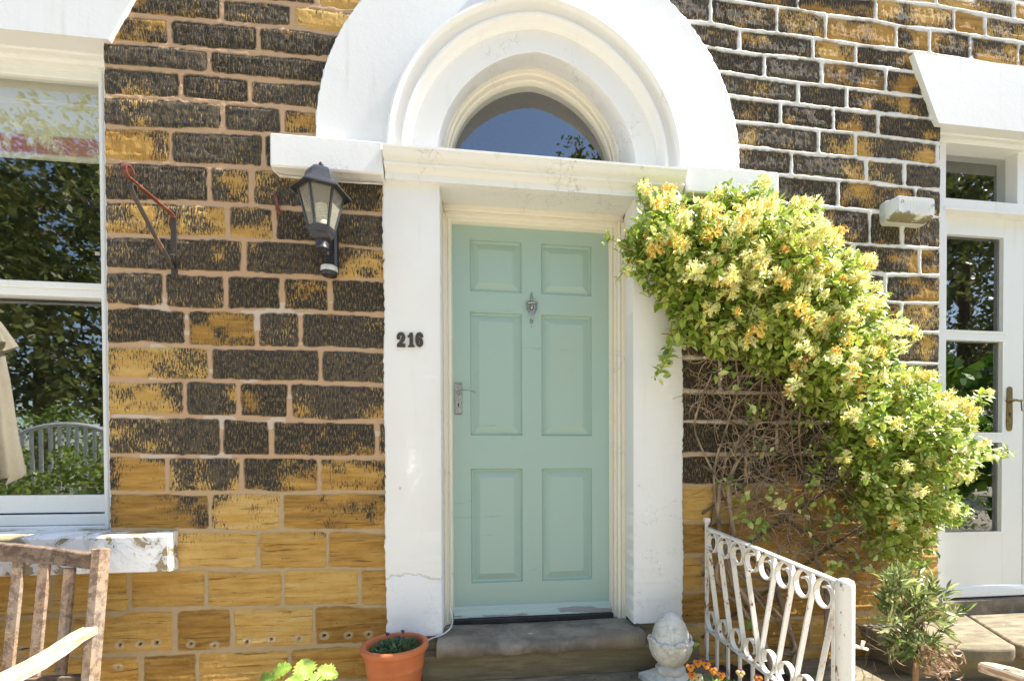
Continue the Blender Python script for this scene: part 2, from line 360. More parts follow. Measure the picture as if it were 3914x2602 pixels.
def mat_cast():
    k = NT('weathered_cast_stone'); n = k.noise(18, 6, .7); cr = k.smooth(k.voro(22, warp=.03), 0, .035, 1, 0); g = k.noise(7, 5, .7, off=(3, 1, 7))
    c = k.mix(k.smooth(n, .4, .7), (.66, .64, .58), (.50, .48, .41)); c = k.mix(k.smooth(g, .52, .7, 0, .6), c, (.30, .28, .14)); c = k.mix(k.math('MULTIPLY', cr, .32), c, (.20, .17, .12))
    return k.done(c, .8, k.bump(k.math('SUBTRACT', n, k.math('MULTIPLY', cr, .5)), .6, .006))
M['cast'] = mat_cast()
def mat_glass(name, refl=1.0, ior=1.75, tint=(.92, .95, .95)):
    k = NT(name); t = k.t; t.nodes.remove(k.b)
    g = t.nodes.new('ShaderNodeBsdfGlossy'); g.inputs['Roughness'].default_value = .012
    tr = t.nodes.new('ShaderNodeBsdfTransparent'); tr.inputs[0].default_value = tint+(1,)
    lw = t.nodes.new('ShaderNodeLayerWeight'); lw.inputs[0].default_value = .5
    nb = k.bump(k.noise(2.2, 2, .5), .025, .02); t.links.new(nb, g.inputs['Normal'])
    mx = t.nodes.new('ShaderNodeMixShader'); t.links.new(k.math('ADD', k.math('MULTIPLY', k.math('POWER', lw.outputs['Facing'], 5.0), .7), refl, clamp=True), mx.inputs[0])
    t.links.new(tr.outputs[0], mx.inputs[1]); t.links.new(g.outputs[0], mx.inputs[2]); t.links.new(mx.outputs[0], k.out.inputs[0]); return k.m
M['glass'] = mat_glass('window_glass', .25)
M['frost'] = mat_plain('milky_lantern_glass', (.62, .58, .47), (.55, .51, .4), .35, nscale=6, bs=.02)
def mat_lglass():
    k = NT('clear_lantern_glass'); t = k.t
    tr = t.nodes.new('ShaderNodeBsdfTransparent'); tr.inputs[0].default_value = (.9, .88, .8, 1); mx = t.nodes.new('ShaderNodeMixShader'); mx.inputs[0].default_value = .35
    k.b.inputs['Base Color'].default_value = (.6, .57, .46, 1); k.b.inputs['Roughness'].default_value = .15
    t.links.new(tr.outputs[0], mx.inputs[1]); t.links.new(k.b.outputs[0], mx.inputs[2]); t.links.new(mx.outputs[0], k.out.inputs[0]); return k.m
M['lglass'] = mat_lglass()
def mat_leaf(name, trans=.35, rough=.4):
    k = NT(name); t = k.t; a = k.attr('Col').outputs['Color']; n = k.noise(45, 3, .6)
    mm = k.t.nodes.new('ShaderNodeMix'); mm.data_type = 'RGBA'; mm.blend_type = 'MULTIPLY'; mm.inputs[0].default_value = 1; t.links.new(a, mm.inputs[6]); t.links.new(k.mix(n, (.7, .7, .7), (1.2, 1.2, 1.2)), mm.inputs[7])
    c = mm.outputs[2]; k.done(c, rough)
    tr = t.nodes.new('ShaderNodeBsdfTranslucent'); t.links.new(c, tr.inputs[0]); mx = t.nodes.new('ShaderNodeMixShader'); mx.inputs[0].default_value = trans
    t.links.new(k.b.outputs[0], mx.inputs[1]); t.links.new(tr.outputs[0], mx.inputs[2]); t.links.new(mx.outputs[0], k.out.inputs[0]); return k.m
M['leaf'] = mat_leaf('leaf'); M['petal'] = mat_leaf('petal', .5, .7)
def mat_bark():
    k = NT('brown_bark'); a = k.attr('Col').outputs['Color']; n = k.noise(70, 4, .7)
    mm = k.t.nodes.new('ShaderNodeMix'); mm.data_type = 'RGBA'; mm.blend_type = 'MULTIPLY'; mm.inputs[0].default_value = 1; k.t.links.new(a, mm.inputs[6]); k.t.links.new(k.mix(n, (.6, .6, .6), (1.3, 1.3, 1.3)), mm.inputs[7])
    return k.done(mm.outputs[2], .85, k.bump(n, .5, .003))
M['bark'] = mat_bark()
def mat_fabric():
    k = NT('cream_blind_fabric'); sep = k.t.nodes.new('ShaderNodeSeparateXYZ'); k.t.links.new(k.co.outputs['Object'], sep.inputs[0])
    n = k.noise(14, 4, .7, sc=(1.4, 1, .8)); z = sep.outputs[2]
    band = k.math('MULTIPLY', k.smooth(z, 2.70, 2.715), k.smooth(z, 2.785, 2.80, 1, 0))
    c = k.mix(k.math('MULTIPLY', band, k.smooth(n, .36, .54, 0, .9)), (.78, .74, .56), (.48, .13, .15))
    return k.done(c, .9)
M['fabric'] = mat_fabric()
M['canvas'] = mat_plain('cream_canvas', (.68, .62, .47), (.60, .54, .40), .9, nscale=5)

# ================================================================ GROUND AND STEPS
def struct(mb, name, mat, smooth=False): return tag(mb.build(name, mat, smooth=smooth), kind='structure')
g = MB(); g.add([(-60, -60, 0), (60, -60, 0), (60, 8, 0), (-60, 8, 0)], [(0, 1, 2, 3)]); struct(g, 'ground', M['paving'])
g = MB(); g.box(-.75, 1.35, -.85, .02, -.05, .15, .012); struct(g, 'lower_step', M['flag'])
g = MB(); g.box(1.45, 4.6, -.78, .02, -.05, .255, .012); struct(g, 'raised_path', M['flag'])

g = MB(); nx_, ny_ = 30, 16
g.add([(1.07+.75*i/nx_, -.42+.44*j/ny_, .20+.05*(j/ny_)+random.uniform(-.012, .012)) for i in range(nx_+1) for j in range(ny_+1)], [(i*(ny_+1)+j, (i+1)*(ny_+1)+j, (i+1)*(ny_+1)+j+1, i*(ny_+1)+j+1) for i in range(nx_) for j in range(ny_)]); struct(g, 'soil_bed', M['soil'])

# ================================================================ HOUSE
house = empty('stone_house', (0, 0, 0), 'sandstone house with white painted arched doorway and soot-darkened upper stones', 'house')
def part(mb, name, mat, smooth=False, parent=None): return mb.build(name, mat, parent or house, smooth)

# ---- stone wall: courses and joints traced stone by stone
LL = [  # left courses, top to bottom: points on each bed joint
 [('A', 1560, -170), ('A', 2343, -95)],
 [('A', 1560, -8), ('A', 1800, 8), ('A', 2040, 32), ('A', 2200, 48), ('A', 2343, 72)],
 [('A', 900, 105), ('A', 1200, 130), ('A', 1550, 155), ('A', 1800, 180), ('A', 2035, 192), ('A', 2230, 225), ('A', 2340, 238)],
 [('A', 750, 290), ('A', 1000, 305), ('A', 1200, 317), ('A', 1450, 345), ('A', 1800, 370), ('A', 2100, 395), ('A', 2290, 412)],
 [('A', 750, 455), ('A', 1000, 475), ('A', 1270, 495), ('A', 1480, 512), ('A', 1750, 545), ('A', 2000, 567), ('A', 2220, 580)],
 [('A', 760, 660), ('A', 1000, 675), ('A', 1280, 684), ('A', 1500, 705), ('A', 1750, 722), ('A', 2000, 742), ('A', 2190, 765)],
 [('A', 760, 875), ('A', 1000, 885), ('A', 1200, 897), ('A', 1500, 905), ('A', 1700, 917), ('A', 1850, 925), ('A', 2343, 955)],
 [('A', 760, 1110), ('A', 1000, 1118), ('A', 1200, 1128), ('A', 1450, 1145), ('A', 1750, 1157), ('A', 2343, 1205)],
 [('A', 765, 1385), ('A', 1000, 1390), ('A', 1250, 1396), ('A', 1460, 1405), ('A', 1750, 1417), ('A', 1900, 1430), ('A', 2520, 1470)],
 [('D', 770, 50), ('D', 1000, 60), ('D', 1200, 65), ('D', 1590, 75), ('D', 1900, 90), ('D', 2170, 105), ('E', 0, 122), ('E', 275, 150)],
 [('D', 775, 295), ('D', 1000, 300), ('D', 1200, 310), ('D', 1500, 320), ('D', 1700, 322), ('D', 2200, 345), ('E', 275, 362)],
 [('D', 775, 540), ('D', 1000, 545), ('D', 1300, 565), ('D', 1600, 570), ('D', 2080, 577), ('E', 0, 588), ('E', 275, 600)],
 [('D', 780, 810), ('D', 1000, 805), ('D', 1300, 815), ('D', 1500, 825), ('D', 2100, 832), ('E', 0, 838), ('E', 285, 850)],
 [('D', 785, 1045), ('D', 1000, 1052), ('D', 1300, 1050), ('D', 1500, 1055), ('D', 1900, 1067), ('D', 2000, 1062), ('E', 290, 1085)],
 [('D', 790, 1298), ('D', 1300, 1300), ('D', 1600, 1305), ('D', 1800, 1317), ('D', 2343, 1335), ('E', 290, 1330)],
 [('G', 800, -5), ('G', 1200, 8), ('G', 1700, 5), ('G', 2359, 15), ('H', 300, 15)],
 [('G', 800, 255), ('G', 1100, 260), ('G', 1450, 262), ('G', 1700, 250), ('G', 1950, 262), ('G', 2359, 250), ('H', 300, 255)],
 [('G', 700, 515), ('G', 1170, 520), ('G', 1450, 520), ('G', 1780, 528), ('G', 1950, 515), ('G', 2359, 520), ('H', 300, 525)],
 [('G', 700, 800), ('G', 1180, 795), ('G', 1400, 780), ('G', 1560, 790), ('G', 1790, 797), ('G', 1940, 792), ('G', 2260, 780), ('H', 300, 785)],
 [('G', 0, 1130), ('G', 500, 1108), ('G', 840, 1095), ('G', 920, 1068), ('G', 1200, 1066), ('G', 1420, 1055), ('G', 1600, 1056), ('G', 1960, 1050), ('G', 2359, 1035), ('H', 300, 1045)],
 [('G', 0, 1400), ('G', 760, 1382), ('G', 1000, 1370), ('G', 1200, 1370), ('G', 1600, 1345), ('G', 2000, 1338), ('G', 2359, 1310), ('H', 150, 1312)]]
LJ = [[1100, 1900], [1560, 2215], [1565, 2045], [1205, 1810], [1475], [1280, 1750], [1565, 1970], [1205, 1840, 2240], [1465, 1755, 2235], [1590, 1907, 2226], [1697, 2275],
      [1150, 1570, 1955, 2285], [1300, 1782, 2080], [1455, 2215], [1280, 1650, 2000], [1530, 1870, 2600], [1160, 1675, 2215], [600, 1455, 1950, 2700], [720, 1785, 2268], [350, 885, 1420, 1955, 2490], [30, 480, 1200, 1600, 2170], [300, 980, 1370, 2010]]
LT = ['A']*9+['D']*7+['G']*6
LS = [[.8, .8, .8], [.85, .8, .15], [.80, .78, .2], [.32, .86, .78], [.86, .84], [.86, .78, .74], [.85, .88, .42], [.35, .85, .8], [.72, .75, .72, .55], [.38, .56, .8, .8],
      [.70, .78, .55], [.68, .70, .86, .72, .86], [.84, .60, .78, .82], [.26, .93, .86], [.28, .70, .86, .62], [.72, .76, .66, .62], [.44, .42, .62, .50], [.12, .26, .34, .14, .18],
      [.03, .04, .05, .02], [0]*6, [0]*6, [0]*6]
RL = [
 [('C', 0, -170), ('C', 2359, 115-100)],
 [('C', 0, -100), ('C', 700, -60), ('C', 1400, 0), ('C', 1740, 40), ('C', 2070, 100), ('C', 2359, 155)],
 [('C', 0, -50), ('C', 360, 10), ('C', 640, 50), ('C', 790, 67), ('C', 1000, 108), ('C', 1320, 142), ('C', 1490, 183), ('C', 1850, 220), ('C', 2060, 255), ('C', 2359, 300)],
 [('C', 90, 155), ('C', 210, 165), ('C', 420, 208), ('C', 650, 230), ('C', 990, 275), ('C', 1190, 308), ('C', 1460, 340), ('C', 1690, 368), ('C', 1970, 415), ('C', 2300, 468)],
 [('C', 190, 325), ('C', 400, 362), ('C', 570, 380), ('C', 900, 410), ('C', 1190, 445), ('C', 1400, 472), ('C', 1620, 500)],
 [('C', 275, 495), ('C', 570, 540), ('C', 800, 570), ('C', 960, 587), ('C', 1140, 605), ('C', 1390, 637), ('C', 1680, 670)],
 [('C', 340, 660), ('C', 680, 705), ('C', 800, 717), ('C', 1040, 745), ('C', 1340, 777), ('C', 1750, 822)],
 [('C', 400, 840), ('C', 680, 862), ('C', 940, 895), ('C', 1180, 915), ('C', 1350, 932), ('C', 1770, 985)],
 [('C', 415, 1005), ('C', 750, 1042), ('C', 900, 1060), ('C', 1190, 1080), ('C', 1260, 1090), ('C', 1520, 1112), ('C', 1770, 1140)],
 [('C', 400, 1170), ('C', 680, 1200), ('C', 750, 1205), ('C', 1070, 1237), ('C', 1270, 1252), ('C', 1530, 1282), ('C', 1775, 1305)],
 [('C', 400, 1370), ('C', 720, 1400), ('C', 950, 1417), ('C', 1070, 1425), ('C', 1280, 1448), ('C', 1770, 1492)],
 [('F', 40, 45), ('F', 1050, 98), ('F', 1180, 112), ('F', 1500, 130), ('F', 1775, 145)],
 [('F', 40, 235), ('F', 1220, 308), ('F', 1410, 320), ('F', 1775, 330)],
 [('F', 40, 440), ('F', 1400, 507), ('F', 1500, 515), ('F', 1780, 520)],
 [('F', 40, 660), ('F', 1230, 700), ('F', 1370, 710), ('F', 1780, 720)],
 [('F', 40, 893), ('F', 400, 898), ('F', 1330, 922), ('F', 1775, 935)],
 [('F', 40, 1118), ('F', 240, 1130), ('F', 1775, 1138)],
 [('F', 30, 1328), ('F', 450, 1335), ('F', 1775, 1335)],
 [('F', 30, 1556), ('F', 1775, 1545)],
 [('I', 40, 206), ('I', 480, 200), ('I', 1750, 205)],
 [('I', 30, 460), ('I', 480, 450), ('I', 1750, 410)],
 [('I', 40, 688), ('I', 160, 680), ('I', 1640, 625)],
 [('I', 40, 938), ('I', 1540, 860)],
 [('I', 40, 1165), ('I', 1540, 1060)], [('I', 40, 1400), ('I', 1540, 1260)]]
RJ = [[500, 1200, 1740, 2265], [100, 520, 1000, 1735, 2265], [795, 1325, 1855, 2070], [205, 655, 985, 1465, 1690, 1970, 2295], [400, 900, 1190], [570, 960, 1395], [800, 1130], [680, 1040, 1345], [940, 1190], [755, 1265, 1525], [1075],
      [950, 1290, 1510], [600, 1185], [300, 1400], [800, 1510], [500, 1370], [270, 900, 1300], [700, 1200], [660, 1250], [450, 1200], [520, 1560], [350, 1020], [160, 800, 1400], [500, 1100], [300, 900, 1500], [600]]
RT = ['C']*12+['F']*7+['I']*7
RS = [[.8]*5, [.8, .7, .7, .25, .55, .2], [.82, .66, .70, .22, .45], [.85, .78, .80, .48, .70, .72, .46, .6], [.88, .80, .56, .66], [.85, .85, .50, .66], [.82, .80, .66], [.88, .72, .58, .66], [.88, .62, .60], [.86, .78, .72, .9], [.82, .55],
      [.8, .62, .66, .74], [.8, .66, .60], [.8, .66, .64], [.85, .7, .76], [.88, .62, .72], [.95, .9, .7, .66], [.93, .85, .7], [.93, .80, .5], [.80, .70, .2], [0]*4, [0]*4, [0]*4, [0]*4, [0]*4, [0]*4]
def course_tables(LLn, LJn, T):
    lines = []
    for l in LLn:
        pts = sorted([(p.x, p.z) for p in (Q(*q) for q in l)])
        lines.append((np.array([a for a, b in pts]), np.array([b for a, b in pts])))
    J = []
    for k, js in enumerate(LJn):
        out = []
        for jx in js:
            if k >= len(lines): yy = Q(T[k], jx, 1450).x; out.append(yy); continue
            px = n2(T[k], jx, 0)[0]
            li = lines[max(k-1, 0)][1].mean()*.5+lines[min(k, len(lines)-1)][1].mean()*.5
            d = ray(px, 1809); out.append(d[0]/d[1]*2.235)   # verticals are nearly parallel in the picture
        J.append(sorted(out))
    return lines, J
xs = np.concatenate([np.arange(-4.2, -1.7, .02), np.arange(-1.7, -.42, .0048), np.arange(-.42, .95, .0065), np.arange(.95, 2.5, .0048), np.arange(2.5, 5.0, .012)])
zs = np.concatenate([np.arange(0, .2, .02), np.arange(.2, 3.74, .0048), np.arange(3.74, 5.3, .02)])
X, Z = np.meshgrid(xs, zs, indexing='ij')
def side(lines, J, S, sd, hw):
    bed = [np.interp(X, a, b) for a, b in lines]
    top = bed[0]; bed = [top+.17*k for k in range(9, 0, -1)]+bed
    while len(lines) and bed[-1].max() > .02: bed.append(bed[-1]-.165)
    off = 9
    k = np.zeros(X.shape, int)
    for b in bed: k += (Z < b)
    wob = (vn(X, Z, 9, 9, sd)-.5)*.009+(vn(X, Z, 45, 45, sd+1)-.5)*.006
    bs = np.stack(bed); ku = np.clip(k-1, 0, len(bed)-1); kl = np.clip(k, 0, len(bed)-1)
    zu = np.take_along_axis(bs, ku[None], 0)[0]; zl = np.take_along_axis(bs, kl[None], 0)[0]
    dh = np.minimum(np.abs(zu-Z), np.abs(Z-zl))
    dv = np.full(X.shape, 9.0); sid = np.zeros(X.shape, int); soot = np.zeros(X.shape); cx = np.zeros(X.shape)
    rs = np.random.RandomState(sd)
    for kk in range(k.min(), k.max()+1):
        m = k == kk; i = kk-off
        if 0 <= i < len(J): js = J[i]; sl_ = S[i] if i < len(S) else [0]*9
        else: js = []; sl_ = []
        js = list(js)
        a = (min(js) if js else 0)-.60-rs.rand()*.1
        while a > -4.3: js.append(a); a -= .3+rs.rand()*.3
        a = (max(js) if js and max(js) > -3 else 0)+.45
        njs = sorted(js); 
        if a > njs[-1]:
            a = njs[-1]+.36+rs.rand()*.2
            while a < 5.1: njs.append(a); a += .3+rs.rand()*.25
        base = rs.rand(len(njs)+2)*.35+.5
        if kk-off > 17: base *= 0
        ntr = len([j for j in njs if j < (min(J[i]) if 0 <= i < len(J) and J[i] else 1e9)-1e-6])
        jj = np.array(njs); ix = np.searchsorted(jj, X[m]+wob[m]*.6)
        lo = np.where(ix > 0, jj[np.maximum(ix-1, 0)], -9); hi = np.where(ix < len(jj), jj[np.minimum(ix, len(jj)-1)], 9)
        dv[m] = np.minimum(np.abs(X[m]-lo), np.abs(hi-X[m]))
        sid[m] = kk*40+ix
        so_ = base.copy()
        for q, vv in enumerate(sl_):
            if ntr+q < len(so_): so_[ntr+q] = vv
        soot[m] = so_[np.minimum(ix, len(so_)-1)]
        cx[m] = (Z[m]-zl[m])/(zu[m]-zl[m]+1e-6)
    r = .012
    dd = np.minimum(dh, dv)
    q1 = np.maximum(hw+r-dh, 0); q2 = np.maximum(hw+r-dv, 0); corner = hw+r-np.hypot(q1, q2)
    dd = np.minimum(dd, np.where((q1 > 0) & (q2 > 0), corner, dd))
    mask = ss(hw-.001, hw+.0035, dd+wob)
    return mask, sid, soot, cx, dd
la, lj = course_tables(LL, LJ, LT); ra, rj = course_tables(RL, RJ, RT)
mL = side(la, lj, LS, 11, .0092); mR = side(ra, rj, RS, 23, .0078)
rt = X > .25
mask, sid, soot, fr, dd = [np.where(rt, b, a) for a, b in zip(mL, mR)]
rs = np.random.RandomState(3); tone = rs.rand(20000)[(sid+rt*9000) % 20000]; tl = rs.randn(20000)[(sid+rt*9000+77) % 20000]
# soot: darker top of stone on some, yellow lower part (as in the photo), patches
patch = vn(X, Z, 5, 6, 31)-.5; patch2 = vn(X, Z, 14, 18, 32)-.5
sootv = np.where(soot > .02, soot+patch*.62+patch2*.50+(fr-.5)*.22*(soot < .7), soot)
sootv = np.where(soot > .02, np.clip(sootv, .03, 1), 0)
# the sheltered stones next to the window and at low level are cleaner
sootv *= np.where(X < -.4, ss(.82, 1.02, Z), ss(1.10, 1.17, Z))
strat = np.clip(1-ss(.95, 1.35, Z)+.0*X, 0, 1)
yel = ss(2.9, 3.5, Z)*ss(1.9, 2.5, X)*.18+.07*ss(1.4, 1.9, X); sootv = np.clip(sootv-yel*(sootv > .05), 0, 1)
lay = vn(X+vn(X, Z, 3, 3, 5)*.1, Z, 2.2, 34, 41); lay2 = vn(X, Z, 5, 80, 42); rough = vn(X, Z, 40, 40, 43); rough2 = vn(X, Z, 95, 95, 44); peckg = vn(X, Z, 75, 20, 45); hole = vn(X, Z, 22, 30, 46)
und = vn(X, Z, 6, 9, 47)
hs = .003+(rough-.5)*(.0008+.0012*strat)+(rough2-.5)*(.0010+.001*strat)+(und-.5)*(.0020+.001*strat)+tl*.0010
hs += strat*((lay-.5)*.0065+(lay2-.5)*.0075)+(1-strat)*((peckg-.5)*.0016+(lay2-.5)*.0008)
hs -= ss(.84, .92, hole)*.0035
edge = ss(0, .018, dd-.009); hs -= (1-edge)*.0045
hm = .0005+(vn(X, Z, 30, 60, 51)-.5)*.003+(vn(X, Z, 90, 90, 52)-.5)*.0015
hm = np.where(rt & (Z > 1.25), hm+.0055-ss(.003, .009, dd)*.003, hm)
H = hm*(1-mask)+hs*mask
# drilled fixing holes in a row near the ground
ring = np.zeros(X.shape); dk = np.zeros(X.shape)
for t_, x_, y_ in [('G', 835, 1310), ('G', 975, 1305), ('G', 1088, 1298), ('G', 1325, 1305), ('G', 1490, 1315), ('G', 1715, 1290), ('G', 1885, 1270), ('G', 2075, 1268), ('G', 2250, 1245), ('H', 60, 1245), ('H', 195, 1240), ('G', 155, 1342), ('G', 825, 1460)]:
    c = Q(t_, x_, y_); d_ = np.hypot(X-c.x, (Z-c.z)*1.1)+(rough-.5)*.008
    ring = np.maximum(ring, ss(.026, .018, d_)*(.75+.25*vn(X, Z, 60, 60, 61))); dk = np.maximum(dk, ss(.0070, .004, d_))
H += ring*.003-dk*.02
sootv = np.where(dk > .5, .9, sootv); mask2 = np.where(ring > .35, 1-ring*.75, mask); mask2 = np.where(dk > .2, 1, mask2)
wht = np.where(rt, ss(1.28, 1.36, Z), 0); wht = np.maximum(wht, ring*(1-dk)*.7); wht = np.where(~rt & (vn(X, Z, 8, 30, 71) > .72) & (Z > 1.2) & (Z < 2.0), .35, wht)
wht = wht*np.where((X > .9) & (X < 1.75) & (Z < 1.95), .45, 1)
YY = -H
nx, nz = X.shape
idx = (np.arange(nx)[:, None]*nz+np.arange(nz)[None])
XC = (X[:-1, :-1]+X[1:, 1:])/2; ZC = (Z[:-1, :-1]+Z[1:, 1:])/2
keep = np.ones(XC.shape, bool)
keep &= ~((XC > -2.9) & (XC < -1.604) & (ZC > .90) & (ZC < 3.07))
rr = np.hypot(XC-.25, ZC-2.742); keep &= ~((rr < .965) & (ZC > 2.62))
keep &= ~((XC > -.435) & (XC < .93) & (ZC > .3) & (ZC < 2.65))
keep &= ~((XC > 2.405) & (XC < 4.0) & (ZC > .3) & (ZC < 3.09))
fi = idx[:-1, :-1][keep]; F4 = np.stack([fi, fi+nz, fi+nz+1, fi+1], 1)
used = np.zeros(nx*nz, bool); used[F4.ravel()] = True; rem = np.cumsum(used)-1; F4 = rem[F4]
V3 = np.stack([X.ravel(), YY.ravel(), Z.ravel()], 1)[used]
wm = bpy.data.meshes.new('stone_wall'); nv = len(V3); nf = len(F4)
wm.vertices.add(nv); wm.vertices.foreach_set('co', V3.astype(np.float32).ravel())
wm.loops.add(nf*4); wm.loops.foreach_set('vertex_index', F4.astype(np.int32).ravel())
wm.polygons.add(nf); wm.polygons.foreach_set('loop_start', np.arange(0, nf*4, 4, dtype=np.int32))
wm.polygons.foreach_set('use_smooth', np.ones(nf, bool)); wm.update(calc_edges=True)
at = wm.color_attributes.new('dat', 'FLOAT_COLOR', 'POINT')
at.data.foreach_set('color', np.stack([sootv.ravel(), mask2.ravel(), wht.ravel(), strat.ravel()], 1)[used].astype(np.float32).ravel())
at = wm.attributes.new('tone', 'FLOAT', 'POINT'); at.data.foreach_set('value', tone.ravel()[used].astype(np.float32))
wm.materials.append(M['stone'])
wo = bpy.data.objects.new('wall', wm); COL.objects.link(wo); wo.parent = house
del X, Z, XC, ZC

# ---- arched door surround
ACX = .25
def ring_sweep(mb, prof, a0=0, a1=180, n=96, legs=None, point=.0, dx=.0):
    # prof: list of (radius, centre z, y); runs the section round the arch, with straight legs below the springing
    st = []
    if legs is not None: st.append(('leg', 1))
    for i in range(n+1): st.append(('arc', R(a0+(a1-a0)*i/n)))
    if legs is not None: st.append(('leg', -1))
    vs = []; m = len(prof)
    for kind, a in st:
        for r, cz, y in prof:
            if kind == 'leg': vs.append((ACX+dx*min(1, max(0, y/.12))+a*(r+point), y, legs))
            else:
                rr_ = r+point*(1-2*abs(math.sin(2*a)))
                vs.append((ACX+dx*min(1, max(0, y/.12))+rr_*math.cos(a), y, cz+rr_*math.sin(a)))
    fs = [(i*m+j, (i+1)*m+j, (i+1)*m+j+1, i*m+j+1) for i in range(len(st)-1) for j in range(m-1)]
    mb.add(vs, fs)
CZ = 2.742
g = MB(); g.nofix = True
ring_sweep(g, [(.998, CZ, .01), (.998, CZ, -.030), (.992, CZ, -.036), (.69, CZ, -.034), (.676, CZ, -.036)], n=220, legs=2.66)
for i, (x_, y_, z_) in enumerate(g.v):
    if math.hypot(x_-ACX, z_-CZ) > .985 and i % 5 < 3: g.v[i] = (x_+random.gauss(0, .0018), y_, z_+random.gauss(0, .0018))
a_ = part(g, 'arch_band', M['white'], 30)
g = MB()
ring_sweep(g, [(.678, CZ, -.030), (.678, CZ, -.066), (.674, CZ, -.071), (.664, CZ, -.072), (.657, CZ, -.066), (.652, CZ, -.050), (.644, CZ, -.034), (.632, CZ, -.026), (.620, CZ, -.022), (.618, CZ, -.036),
               (.614, CZ, -.048), (.606, CZ, -.055), (.598, CZ, -.054), (.591, CZ, -.044), (.588, CZ, -.026), (.582, CZ, -.012), (.574, CZ, -.006), (.574, CZ, .002)], n=128, legs=2.63, point=.010)
part(g, 'arch_moulding', M['white_jamb'], 35)
g = MB()
ring_sweep(g, [(.585, CZ, -.002), (.463, CZ+.008, -.002), (.459, CZ+.01, .002), (.445, 2.775, .05), (.430, 2.802, .118), (.426, 2.81, .12)], n=128, legs=2.62, point=.012, dx=-.014)
part(g, 'arch_reveal', M['white_jamb'], 35)
g = MB(); g.box(.195, .307, -.085, -.02, CZ+.665, 3.75, .006); part(g, 'keystone', M['white'])
g = MB()
ring_sweep(g, [(.434, 2.803, .115), (.424, 2.803, .112), (.421, 2.803, .118), (.419, 2.803, .130), (.414, 2.801, .134), (.410, 2.798, .132), (.408, 2.796, .150), (.404, 2.795, .152), (.400, 2.793, .162), (.398, 2.793, .21)], n=96, legs=2.62, point=.008, dx=-.016)
fan = part(g, 'fanlight', M['cream_wood'], 35)
g = MB(); pts = [(ACX-.44, 2.62), (ACX+.42, 2.62)]+[(ACX-.01+.43*math.cos(R(a)), 2.79+.43*math.sin(R(a))) for a in range(0, 181, 6)]
g.add([(x, .175, z) for x, z in pts], [tuple(range(len(pts)))]); g.build('pane', M['glass'], fan)
# pilasters
for x0, x1, nm in ((-.466, -.213, 'L'), (.703, .957, 'R')):
    g = MB(); zb_ = .48 if nm == 'L' else .49; n = 150; out = x0 if nm == 'L' else x1; inn = x1 if nm == 'L' else x0; sg = -1 if nm == 'L' else 1; vs = []
    for i in range(n+1):
        z = zb_+(2.556-zb_)*i/n; j1 = random.gauss(0, .0016)+.0025*math.sin(z*9+x0)+(random.uniform(-.006, .002) if random.random() < .12 else 0)
        vs += [(inn, .16, z), (inn, -.026, z), (inn+sg*.004, -.030, z), (out-sg*.010+sg*j1, -.030, z), (out-sg*.003+sg*j1, -.026, z), (out+sg*j1, -.018, z), (out+sg*.002+sg*j1*.6, .01, z)]
    g.add(vs, [(i*7+k, i*7+k+1, i*7+k+8, i*7+k+7) for i in range(n) for k in range(6)]+[tuple(range(7)), tuple(range(n*7+6, n*7-1, -1))])
    part(g, 'pilaster', M['pilaster'+nm], 45)
# jamb reveal returns and frame mouldings: steps running in y towards the door
g = MB()
for s_, xa in ((1, -.2125), (-1, .7025)):
    prof = [(0, .10), (0, .138), (.010, .138), (.010, .150), (.016, .156), (.022, .150), (.028, .158), (.034, .160), (.040, .172), (.040, .22)] if s_ > 0 else \
           [(0, .10), (0, .120), (.014, .120), (.018, .128), (.022, .120), (.034, .124), (.036, .150), (.046, .150), (.050, .158), (.055, .150), (.060, .162), (.067, .172), (.067, .22)]
    n = len(prof); g.add([(xa+s_*a, y, .47) for a, y in prof]+[(xa+s_*a, y, 2.51) for a, y in prof], [(i, i+1, n+i+1, n+i) for i in range(n-1)])
g2 = [(.10, 2.552), (.135, 2.552), (.135, 2.530), (.140, 2.524), (.135, 2.518), (.150, 2.512), (.152, 2.500), (.160, 2.496), (.160, 2.486), (.172, 2.480), (.22, 2.480)]
g.sweepx(g2, -.2125, .7025)
part(g, 'door_frame', M['cream_wood'], 30)
g = MB(); g.box(-.2135, .7035, -.028, .14, 2.549, 2.62); part(g, 'door_head_soffit', M['white_old'])
g = MB(); g.box(-.475, -.222, -.014, .10, .284, .482, .006); part(g, 'plinth_stone', M['riser'])
g = MB(); g.box(.724, .970, -.014, .10, .284, .492, .006); part(g, 'plinth_stone', M['riser'])
# cornice over the door
cp = [(-.02, 2.672), (-.112, 2.660), (-.120, 2.656), (-.120, 2.646), (-.116, 2.643), (-.113, 2.640), (-.112, 2.634), (-.106, 2.622), (-.094, 2.613), (-.082, 2.610), (-.082, 2.604), (-.086, 2.601), (-.088, 2.596), (-.084, 2.590),
      (-.074, 2.586), (-.066, 2.580), (-.060, 2.574), (-.056, 2.572), (-.056, 2.542), (-.02, 2.541)]
g = MB(); g.sweepx(cp, -.447, .938); part(g, 'cornice', M['white_old'], 30)
g = MB(); g.box(-.915, -.452, -.085, .02, 2.542, 2.683, .006); part(g, 'impost_block', M['white_jamb'])
g = MB(); g.box(.945, 1.424, -.085, .02, 2.568, 2.694, .006); part(g, 'impost_block', M['white_jamb'])
